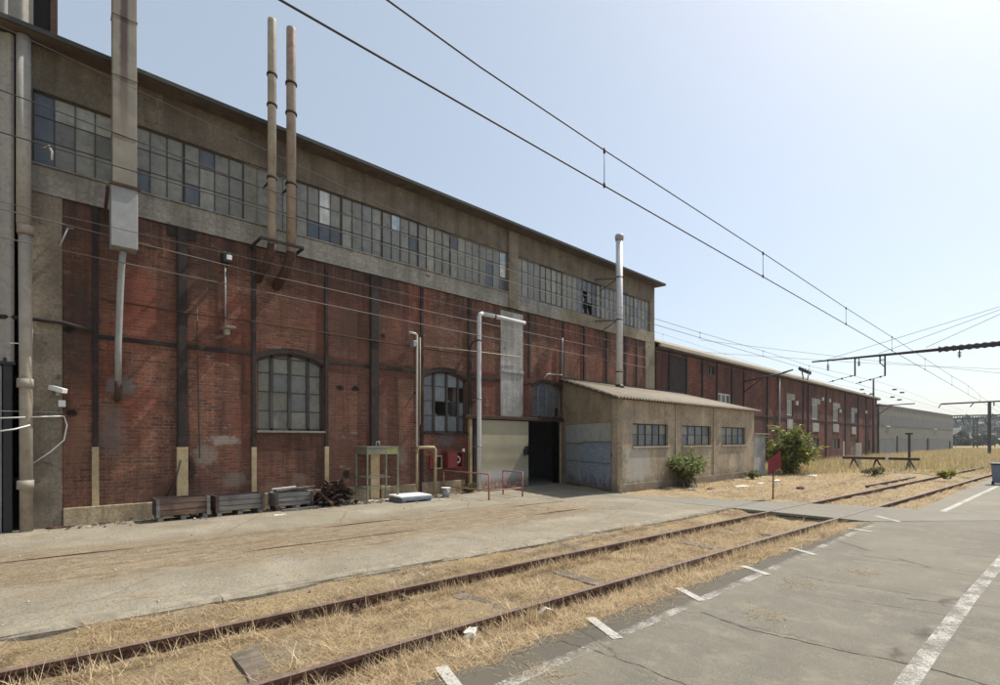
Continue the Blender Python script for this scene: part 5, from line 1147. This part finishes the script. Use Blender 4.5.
# plastic bag by the near rail and the curled peel behind it
def crumple(name, px_, py, w_, h_, m, label, z0=-.1):
    x, y = grd(px_, py, z0); mb = MB(); n_, m_ = 9, 5; vs_ = []
    for j in range(m_):
        for i in range(n_):
            t = 2*math.pi*i/n_; r = w_*(.5-.06*j)*random.uniform(.45,1.35); vs_.append((x+r*math.cos(t)*.6, y+r*math.sin(t), z0-.02+(h_*j/(m_-1))*random.uniform(.8,1.1)))
    fs = [(j*n_+i, j*n_+(i+1)%n_, (j+1)*n_+(i+1)%n_, (j+1)*n_+i) for j in range(m_-1) for i in range(n_)]+[tuple((m_-1)*n_+i for i in range(n_))]
    mb.add(vs_, fs); return tag(mb.build(name, m), label, 'litter')
crumple('plastic_bag', 470, 640, .24, .13, M['paper'], 'crumpled translucent plastic bag caught against the near rail')
x, y = grd(550, 617, -.08); mb = MB(); pts = [(x-.06,y-.12,-.03),(x-.02,y-.05,.03),(x+.0,y+.02,.0),(x+.02,y+.08,-.07)]
mb2 = MB()
for p, q_ in zip(pts[:-1], pts[1:]): mb2.beam(p, q_, .07, .006)
tag(mb2.build('litter', M['paper']), 'curled pale strip of peeled tape beside the near rail', 'litter')
# ================================================================== TRACKSIDE OBJECTS
sx, sy_ = grd(773, 499)
sg = thing('track_sign', (sx, sy_, 0), 'plain dark red board on a short wooden stake beside the crossing', 'sign')
MB().tube([(sx,sy_,-.05),(sx+.01,sy_,.88)], .022, 7).build('stake', M['wood_brown'], sg)
dS = math.hypot(sx, sy_)
def near_pt(px_, py):     # on the upright plane through the stake facing the road
    d = ray(px_, py); nx_, ny_ = .55, -.83; t = (sx*nx_+sy_*ny_)/(d[0]*nx_+d[1]*ny_); return Vector((d[0]*t, d[1]*t, CAM_H+d[2]*t))
b_ = [near_pt(*p) for p in ((767.8,474.5),(767.8,460.5),(780.6,450.5),(781,467))]
MB().slab(b_, (.55,-.83,0), .02).build('board', M['sign_red'], sg, bevel=.004)
MB().beam(b_[0]+Vector((0,.03,0)), b_[0].lerp(b_[3],.55)+Vector((0,.03,-.02)), .04, .03).build('batten', M['wood_grey'], sg)
# buffer beam
YE = 39.0; a, b = on_row(843,457.5,YE), on_row(920,457.5,YE)
bs = thing('buffer_stop', ((a.x+b.x)/2, YE, 0), 'long dark timber buffer beam on rusty legs across the dry grass', 'buffer stop')
MB().box(a.x, b.x, YE-.15, YE+.15, a.z-.08, a.z+.08).build('beam', M['wood_dark'], bs, bevel=.02)
for px_, m_ in ((853,'rust'), (876,'rust'), (909,'wood_grey')):
    x = on_row(px_,460,YE).x; MB().beam((x,YE-.02,a.z-.1),(x-.12,YE-.4,-.05),.07,.07).beam((x+.05,YE+.02,a.z-.1),(x+.25,YE+.6,-.05),.07,.07).build('leg', M[m_], bs)
x = on_row(887.5,457,YE).x; MB().box(x-.07,x+.07,YE-.2,YE-.152,a.z-.16,a.z+.2).build('white_plate', M['white'], bs)
for (px_, top, bt, mm, wd, lb, cat) in ((843.7,441.5,470,'paper',.09,'white post at the left end of the buffer beam','post'), (858.5,443,468,'paper',.3,'broad pale post behind the buffer beam beside the warehouse door','post')):
    p = on_row(px_, top, YE+1.2); tag(MB().box(p.x-wd/2,p.x+wd/2,YE+1.15,YE+1.25,-.05,p.z).build('marker_post', M[mm], bevel=.01), lb, cat)
p = on_row(909.3, 434.5, YE+1.5); sp2 = thing('signal_post', (p.x, YE+1.5, 0), 'short dark signal post with a crossbar behind the buffer beam', 'signal post')
MB().box(p.x-.07,p.x+.07,YE+1.45,YE+1.55,-.05,p.z).build('post', M['mast'], sp2); MB().box(p.x-.2,p.x+.18,YE+1.42,YE+1.58,p.z+.003,p.z+.1).build('crossbar', M['dark'], sp2)
# bin
bx, by_ = grd(992.5, 484.5); bn = thing('waste_bin', (bx+.3, by_+.3, 0), 'dark grey waste bin standing at the end of the white line on the right edge', 'bin')
mb = MB(); x0, x1, y0, y1 = bx-.05, bx+.65, by_, by_+.62
mb.add([(x0+.05,y0+.04,.06),(x1-.05,y0+.04,.06),(x1-.05,y1-.04,.06),(x0+.05,y1-.04,.06),(x0,y0,.82),(x1,y0,.82),(x1,y1,.82),(x0,y1,.82)], [(0,3,2,1),(4,5,6,7),(0,1,5,4),(1,2,6,5),(2,3,7,6),(3,0,4,7)]); mb.build('body', M['blue_grey'], bn, bevel=.02)
MB().slab([(x0-.03,y0-.03,.824),(x1+.03,y0-.03,.824),(x1+.03,y1+.03,.86),(x0-.03,y1+.03,.86)], (0,0,1), .06).build('lid', M['dark'], bn, bevel=.02)
for y in (y0+.08, y1-.12): MB().tube([(x0+.02,y,.07),(x0+.08,y,.07)], .07, 12).build('wheel', M['black'], bn)
# rubble and boards in front of the shed
for (px_, py, mm, lb, s_) in ((742,487,'paper','large white plastic sheet scrap on the sandy ground before the shed',.45), (690,490,'wood_grey','weathered board in front of the small bush',.35), (712,489,'wood_brown','brown board right of the small bush',.3), (760,484,'paper','pale rubbish under the red board',.3), (777,481,'white','white scrap behind the red board',.28), (811,476,'white','white slab lying right of the big bush',.5), (800,488,'wood_dark','dark wooden piece on the sandy ground left of the rails',.25), (728,481,'wood_brown','long thin stick on the ground by the shed corner',.4)):
    x, y = grd(px_, py); mb = MB(); n_ = 8; ring = [(x+s_*random.uniform(.4,.6)*math.cos(2*math.pi*k/n_), y+s_*random.uniform(.7,1.1)*math.sin(2*math.pi*k/n_), random.uniform(.01,.05)) for k in range(n_)]
    mb.add([(x,y,.08)]+ring+[(a,b,-.03) for a,b,c in ring], [(0,1+k,1+(k+1)%n_) for k in range(n_)]+[(1+k,1+n_+k,1+n_+(k+1)%n_,1+(k+1)%n_) for k in range(n_)]); tag(mb.build('litter', M[mm]), lb, 'litter')
# ================================================================== PLANTS
def shrub(name, cx, cy, w_, d_, h_, n_leaf, leaf, cols, label, stems=9, lift=.15, spiky=1.0):
    t_ = thing(name, (cx, cy, 0), label, 'bush'); st = MB(); lf = MB(); tips = []
    for k in range(stems):
        a = random.uniform(0, 6.28); r = random.uniform(.15, 1)**.6; tp = Vector((cx+w_/2*r*math.cos(a), cy+d_/2*r*math.sin(a), h_*random.uniform(.45, 1.0)*(1-.35*r*r)))
        b_ = Vector((cx+random.gauss(0,.08)*w_, cy+random.gauss(0,.08)*d_, -.03)); mid = b_.lerp(tp, .5)+Vector((0,0,h_*.12))
        st.tube([b_, mid, tp], [.022,.014,.005], 5); tips += [(b_, mid, tp)]*1
        for j in range(3):
            q_ = mid.lerp(tp, random.random()); e = q_+Vector((random.gauss(0,.2)*w_, random.gauss(0,.2)*d_, random.uniform(-.05,.25)*h_)); e.z = min(max(e.z, .1), h_*1.05)
            st.tube([q_, e], [.008,.003], 4); tips.append((q_, q_.lerp(e,.5), e))
    for k in range(n_leaf):
        b_, m_, tp = random.choice(tips); u = random.uniform(.15, 1.02); p = (b_.lerp(m_, u*2) if u < .5 else m_.lerp(tp, (u-.5)*2))+Vector((random.gauss(0,.07), random.gauss(0,.07), random.gauss(0,.06)))*h_*.8*spiky
        if p.z < lift*.3: continue
        d = Vector((random.gauss(0,1), random.gauss(0,1), random.gauss(-.15,.6))).normalized(); n_ = d.cross(Vector((random.gauss(0,.4), random.gauss(0,.4), 1))).normalized()
        L_ = leaf*random.uniform(.6, 1.4); W_ = L_*.2; c = scl(random.choice(cols), random.uniform(.75, 1.3)); up_ = n_.cross(d)*L_*.08
        lf.add([p, p+d*L_*.45+n_*W_+up_, p+d*L_, p+d*L_*.45-n_*W_+up_], [(0,1,2),(0,2,3)], 0, c)
    st.build('stems', M['wood_brown'], t_); lf.build('foliage', M['leaf'], t_)
bx, by_ = -9.35, 30.2
shrub('bush', bx-.2, by_-.1, 2.5, 2.3, 2.5, 4600, .27, [(.24,.27,.045),(.31,.33,.06),(.14,.18,.035),(.38,.37,.08),(.09,.12,.028)], 'big yellow green bush behind the red board', 26, spiky=.9)
bx, by_ = grd(688, 486.5); shrub('bush', -9.7, by_+.1, 1.0, 2.1, 1.5, 2600, .16, [(.18,.22,.065),(.24,.28,.09),(.11,.15,.045),(.32,.34,.14)], 'grey green shrub against the shed wall under the second window', 20, spiky=1.2)
bx, by_ = grd(752, 478.5); shrub('weed_clump', bx, by_, .9, 1.2, .45, 500, .12, [(.10,.13,.03),(.14,.16,.05)], 'low green weed clump at the far corner of the shed', 8)
bx, by_ = grd(947, 478.5); shrub('weed_clump', bx, by_, 1.0, 1.0, .5, 600, .14, [(.30,.30,.05),(.36,.34,.07)], 'bright yellow green weed clump between the rails on the right', 9)
bx, by_ = grd(873, 476); shrub('weed_clump', bx, by_, 1.0, 1.4, .5, 450, .14, [(.11,.13,.035),(.15,.15,.05)], 'dull green weed clump under the buffer beam', 8)
bx, by_ = grd(462, 494); shrub('weed_clump', -13.7, 11.0, .5, .9, .3, 420, .11, [(.16,.14,.07),(.12,.115,.05)], 'dry weed clump at the wall under the red railing', 8)

# straw and grass blades as masses nobody could count
def blades(name, n_, pos, length, width, lean, cols, label, cat='grass', seg=1):
    x, y = pos(n_); n_ = len(x); z = gz(x, y) if True else 0
    z = np.maximum(z, np.where((y < 13.87) & ((x < kerb_x(y)) | (x > asph_x(y)+.05)), 0.0, -1)); 
    L = length[0]+(length[1]-length[0])*rng.random(n_)**2; a = rng.random(n_)*2*np.pi; el = lean[0]+(lean[1]-lean[0])*rng.random(n_)**1.7
    d = np.stack([np.cos(a)*np.cos(el), np.sin(a)*np.cos(el), np.sin(el)], -1); s = np.stack([-np.sin(a), np.cos(a), np.zeros(n_)], -1); W_ = (width*(.6+.8*rng.random(n_)))[:,None]
    b = np.stack([x, y, z-.004], -1); m_ = b+d*(L*.55)[:,None]; t = b+d*L[:,None]; t[:,2] -= L*.12*(el > .5); t[:,2] = np.maximum(t[:,2], z+.002)
    V = np.stack([b-s*W_/2, b+s*W_/2, m_+s*W_*.4, m_-s*W_*.4, t], 1).reshape(-1, 3)
    k = np.arange(n_)*5; me = bpy.data.meshes.new(name); me.vertices.add(len(V)); me.vertices.foreach_set('co', V.reshape(-1).astype(np.float32))
    li = np.stack([k, k+1, k+2, k+3, k+3, k+2, k+4], -1).reshape(-1); me.loops.add(len(li)); me.loops.foreach_set('vertex_index', li.astype(np.int32))
    me.polygons.add(2*n_); st_ = np.stack([np.arange(n_)*7, np.arange(n_)*7+4], -1).reshape(-1); me.polygons.foreach_set('loop_start', st_.astype(np.int32)); me.update(calc_edges=True)
    C = np.array(cols)[rng.integers(0, len(cols), n_)]*(.7+.6*rng.random(n_))[:,None]; C = np.concatenate([C, np.ones((n_,1))], 1)
    at_ = me.color_attributes.new('col', 'FLOAT_COLOR', 'CORNER'); at_.data.foreach_set('color', np.repeat(C, 7, 0).reshape(-1).astype(np.float32))
    me.materials.append(M['straw']); o = bpy.data.objects.new(name, me); col.objects.link(o); return tag(o, label, cat, kind='stuff')
STR = [(.70,.55,.345),(.60,.46,.27),(.82,.69,.48),(.50,.37,.215),(.66,.51,.31),(.40,.295,.175),(.26,.187,.112)]
def pos_track(n_):
    y = -1.5+15.3*rng.random(n_)**1.25; x = kerb_x(y)+.03+rng.random(n_)*(asph_x(y)-kerb_x(y)+.05)
    dens = vnoise(x, y, .9, 5)+vnoise(x, y, 3.1, 6)*.7; keep = rng.random(n_) < np.clip(.66+dens*2.2, .06, 1)
    keep &= (np.abs(x-rail_x(0,y)) > .05) & (np.abs(x-rail_x(1,y)) > .05)
    return x[keep], y[keep]
blades('dry_grass', 250000, pos_track, (.03,.27), .0033, (-.02,.55), STR, 'matted straw coloured dry grass filling the track between kerb and asphalt')
def pos_tufts(n_):
    nc = 330; cy_ = -1+14.5*rng.random(nc); w_ = rng.random(nc); cx_ = np.where(w_ < .4, rail_x(1,cy_)+.12+.12*rng.random(nc), np.where(w_ < .7, rail_x(0,cy_)+.15+.1*rng.random(nc), kerb_x(cy_)+.1+3*rng.random(nc)))
    i = rng.integers(0, nc, n_); x = cx_[i]+rng.normal(0,.05,n_); y = cy_[i]+rng.normal(0,.09,n_); k = (x < asph_x(y)) & (np.abs(x-rail_x(0,y)) > .05) & (np.abs(x-rail_x(1,y)) > .05) & (y < 13.8); return x[k], y[k]
blades('dry_grass', 22000, pos_tufts, (.08,.34), .004, (.25,1.4), STR, 'standing tufts of bleached dry grass along the rails')
def pos_band(n_):
    y = -2+14*rng.random(n_); x = -9.75+.075*y+rng.normal(0,.75,n_); k = rng.random(n_) < np.clip(.4+vnoise(x,y,.8,8)*2.6+vnoise(x,y,2.9,18), 0, 1); return x[k], y[k]
blades('dry_grass', 60000, pos_band, (.02,.09), .0035, (0,.6), [scl(c, .62) for c in STR], 'thin dry growth over the old sunken track on the apron')
def pos_far(n_):
    y = 17.3+20*rng.random(n_)**1.2; x = -9.8+9*rng.random(n_); k = (y > far_edge(x)+.15) & (x < -2.4+.03*(y-17)) & (np.abs(x-rail_x(0,y)) > .06) & (np.abs(x-rail_x(1,y)) > .06) & (rng.random(n_) < np.clip(.45+vnoise(x,y,.5,9)*2.4,0,1)); return x[k], y[k]
blades('dry_grass', 70000, pos_far, (.03,.16), .009, (0,.9), STR, 'sparse dry grass on the sandy ground beyond the crossing')
def pos_far_tufts(n_):
    nc = 300; cy_ = 16.5+15*rng.random(nc); cx_ = -9.9+8*rng.random(nc); i = rng.integers(0, nc, n_); x = cx_[i]+rng.normal(0,.16,n_); y = cy_[i]+rng.normal(0,.22,n_)
    k = (y > far_edge(x)+.15) & (x < -2.5+.03*(y-17)) & (np.abs(x-rail_x(0,y)) > .06) & (np.abs(x-rail_x(1,y)) > .06); return x[k], y[k]
blades('dry_grass', 26000, pos_far_tufts, (.06,.24), .008, (.1,1.3), STR, 'scattered dry tufts on the sandy ground before the shed')
def pos_tall(n_):
    y = 30+110*rng.random(n_)**1.35; x = -13.8+15*rng.random(n_)+np.maximum(y-75,0)*.02*rng.random(n_); dens = vnoise(x,y,.16,11)*2.2+vnoise(x,y,.6,12)
    edge = smooth((y-(29+vnoise(x,x*0+3,.3,13)*4+np.maximum(x+9,0)*1.2))/3); k = (rng.random(n_) < np.clip(.75+dens,.12,1)*edge) & (x < -2.6+.03*(y-17)+np.maximum(y-55,0)) & ((np.abs(x-rail_x(0,y)+.0) > .25) | (y > 48)) & ((np.abs(x-rail_x(1,y)) > .25) | (y > 48)); return x[k], y[k]
blades('tall_grass', 130000, pos_tall, (.25,.72), .016, (.75,1.5), [(.58,.45,.24),(.48,.37,.19),(.66,.54,.32),(.36,.29,.15),(.34,.32,.14)], 'tall golden dry grass field before the warehouse and hall')
def pos_litter(n_):
    cs = [grd(*p) for p in ((800,584),(860,572),(765,615),(640,610),(540,672))]; i = rng.integers(0, len(cs), n_); c = np.array(cs)[i]; s_ = np.array([.16,.12,.13,.2,.12])[i]
    x = c[:,0]+rng.normal(0,1,n_)*s_; y = c[:,1]+rng.normal(0,1,n_)*s_*1.1; k = x > asph_x(y)+.06; return x[k], y[k]
blades('straw_litter', 2600, pos_litter, (.03,.12), .006, (.06,.35), [(.52,.42,.27),(.45,.34,.2)], 'small blown wisps of straw lying on the asphalt', 'straw')
db = MB()
for k in range(420):
    y = random.choice([random.uniform(0.3, 11.3), random.uniform(5.2, 9.8)]); x = FX+.1+abs(random.gauss(0, .38))+.1; L_ = random.uniform(.02, .10); c = random.choice([(.06,.04,.03),(.30,.24,.16),(.13,.09,.06),(.45,.42,.36),(.20,.17,.13),(.09,.075,.06)])
    a = random.uniform(0, 3.14); d = Vector((math.cos(a), math.sin(a), random.uniform(-.1,.2)))*L_; z = random.uniform(.008, .025)
    db.beam(Vector((x,y,z))-d*.5, Vector((x,y,z+.01))+d*.5, L_*random.uniform(.25,.7), random.uniform(.006,.02), c=c)
tag(db.build('debris', M['chip'], at=(0,0,0)), 'small chips and dirt gathered along the foot of the factory wall', 'debris', kind='stuff')
pm = MB()
for k in range(3000):
    u = random.random()
    if u < .35: y = random.uniform(-1.5, 14); x = random.uniform(-14, kerb_x(y)-.1); z = 0
    elif u < .8: y = random.uniform(-1, 13.8); x = random.uniform(kerb_x(y), asph_x(y)+.3); z = float(gz(x, y))
    else: y = random.uniform(15.5, 34); x = random.uniform(-10, -2.5); z = float(gz(x, y))
    if u >= .35 and min(abs(x-rail_x(0,y)), abs(x-rail_x(1,y))) < .08: continue
    r = random.uniform(.005, .014)*(1.9 if random.random() < .06 else 1)*(1 if u < .8 else 1.6); z += r*.3; c = scl(random.choice([(.34,.29,.22),(.30,.25,.18),(.45,.40,.31),(.25,.21,.16)]), random.uniform(.8,1.2))
    ring = [(x+r*random.uniform(.7,1.2)*math.cos(q_), y+r*random.uniform(.7,1.2)*math.sin(q_), z+random.uniform(-.2,.2)*r) for q_ in (0, 1.25, 2.5, 3.8, 5.0)]
    pm.add(ring+[(x+r*.2, y, z+r*.8), (x, y, z-r)], [(i, (i+1)%5, 5) for i in range(5)]+[((i+1)%5, i, 6) for i in range(5)], 0, c)
tag(pm.build('gravel', M['chip'], at=(0,0,0)), 'loose gravel and grit scattered over apron and track bed', 'gravel', kind='stuff')
# ================================================================== FAR HILL
hm = MB(); n_ = 60; rows = 10; vs_ = []
for j in range(rows):
    for i in range(n_):
        x = -160+500*i/(n_-1); y = 430+j*45; u = j/(rows-1)
        z = (2+24*math.sin(math.pi*min(1, u*.62+.05))*(0.75+.25*math.sin(x*.021+1.2)+.12*math.sin(x*.06)))
        vs_.append((x, y, z if j else -1))
hm.add(vs_, [(j*n_+i, j*n_+i+1, (j+1)*n_+i+1, (j+1)*n_+i) for j in range(rows-1) for i in range(n_-1)], 0, None, True)
tag(hm.build('hill', M['hill'], at=(0,0,0)), 'low wooded hill on the horizon at the right', 'hill', kind='structure')
fm = MB()
def hill_z(x, y):
    u = (y-430)/405; return 2+24*math.sin(math.pi*min(1, max(u,0)*.62+.05))*(0.75+.25*math.sin(x*.021+1.2)+.12*math.sin(x*.06))
for k in range(640):
    x = random.uniform(-60, 190); y = random.uniform(418, 720)
    if k > 470: x, y = random.uniform(-30, 60), random.uniform(215, 400)
    c = Vector((x, y, (hill_z(x, y) if y > 430 else 0)+1.2)); r = random.uniform(2.5, 5.5)*(.62 if y < 410 else 1)
    for q_ in range(22):
        d = Vector((random.gauss(0,1), random.gauss(0,1), random.gauss(.2,.8))).normalized()*r*random.uniform(.4,1); p = c+d; e1 = Vector((random.gauss(0,1), random.gauss(0,1), random.gauss(0,1))).normalized(); e2 = e1.cross(d).normalized(); s_ = r*.42
        fm.add([p+e1*s_, p+e2*s_, p-e1*s_, p-e2*s_], [(0,1,2,3)], 0, scl((.045,.06,.028), random.uniform(.6,1.4)))
tag(fm.build('woodland', M['leaf'], at=(0,0,0)), 'dark blurred woodland covering the far hill', 'woodland', kind='stuff')
for (px_, py, w_, h_, lb) in ((966,448,12,3.5,'wide pale low house at the foot of the far hill left of the lattice post'), (972,450,9,3,'small pale house right beside the foot of the lattice post'), (985,447,8,4,'small grey house below the woodland near the crossarm mast')):
    d = ray(px_, py); t = 400/d[1]; x, y, z = d[0]*t, 400, max(0, CAM_H+d[2]*t-2)
    ho = thing('far_house', (x, y, 0), lb, 'house', 'pale houses at the foot of the hill')
    MB().box(x-w_/2, x+w_/2, y, y+8, 0, h_).build('wall', M['white'], ho)
    MB().slab([(x-w_/2-.4,y-.4,h_+.02),(x-w_/2-.4,y+8.4,h_+.02),(x-w_/2-.4,y+4,h_+2)], (1,0,0), w_+.8).build('roof', M['rust'], ho)
# ================================================================== HAZE
hz = MB(); hz.box(-1400, 1400, -60, 1300, -2.0, 60.0); ho_ = hz.build('haze', None, at=(0,0,0))
hmats = bpy.data.materials.new('haze_air'); hmats.use_nodes = True; ht_ = hmats.node_tree
ht_.nodes.remove(ht_.nodes['Principled BSDF']); pv = ht_.nodes.new('ShaderNodeVolumePrincipled'); pv.inputs['Color'].default_value = (.82,.88,.97,1); pv.inputs['Density'].default_value = .00032; pv.inputs['Anisotropy'].default_value = .3
ht_.links.new(pv.outputs[0], ht_.nodes['Material Output'].inputs['Volume']); ho_.data.materials.clear(); ho_.data.materials.append(hmats)
tag(ho_, 'pale summer haze that fades the far hill', 'haze', kind='stuff')
print('objects', len(bpy.data.objects))
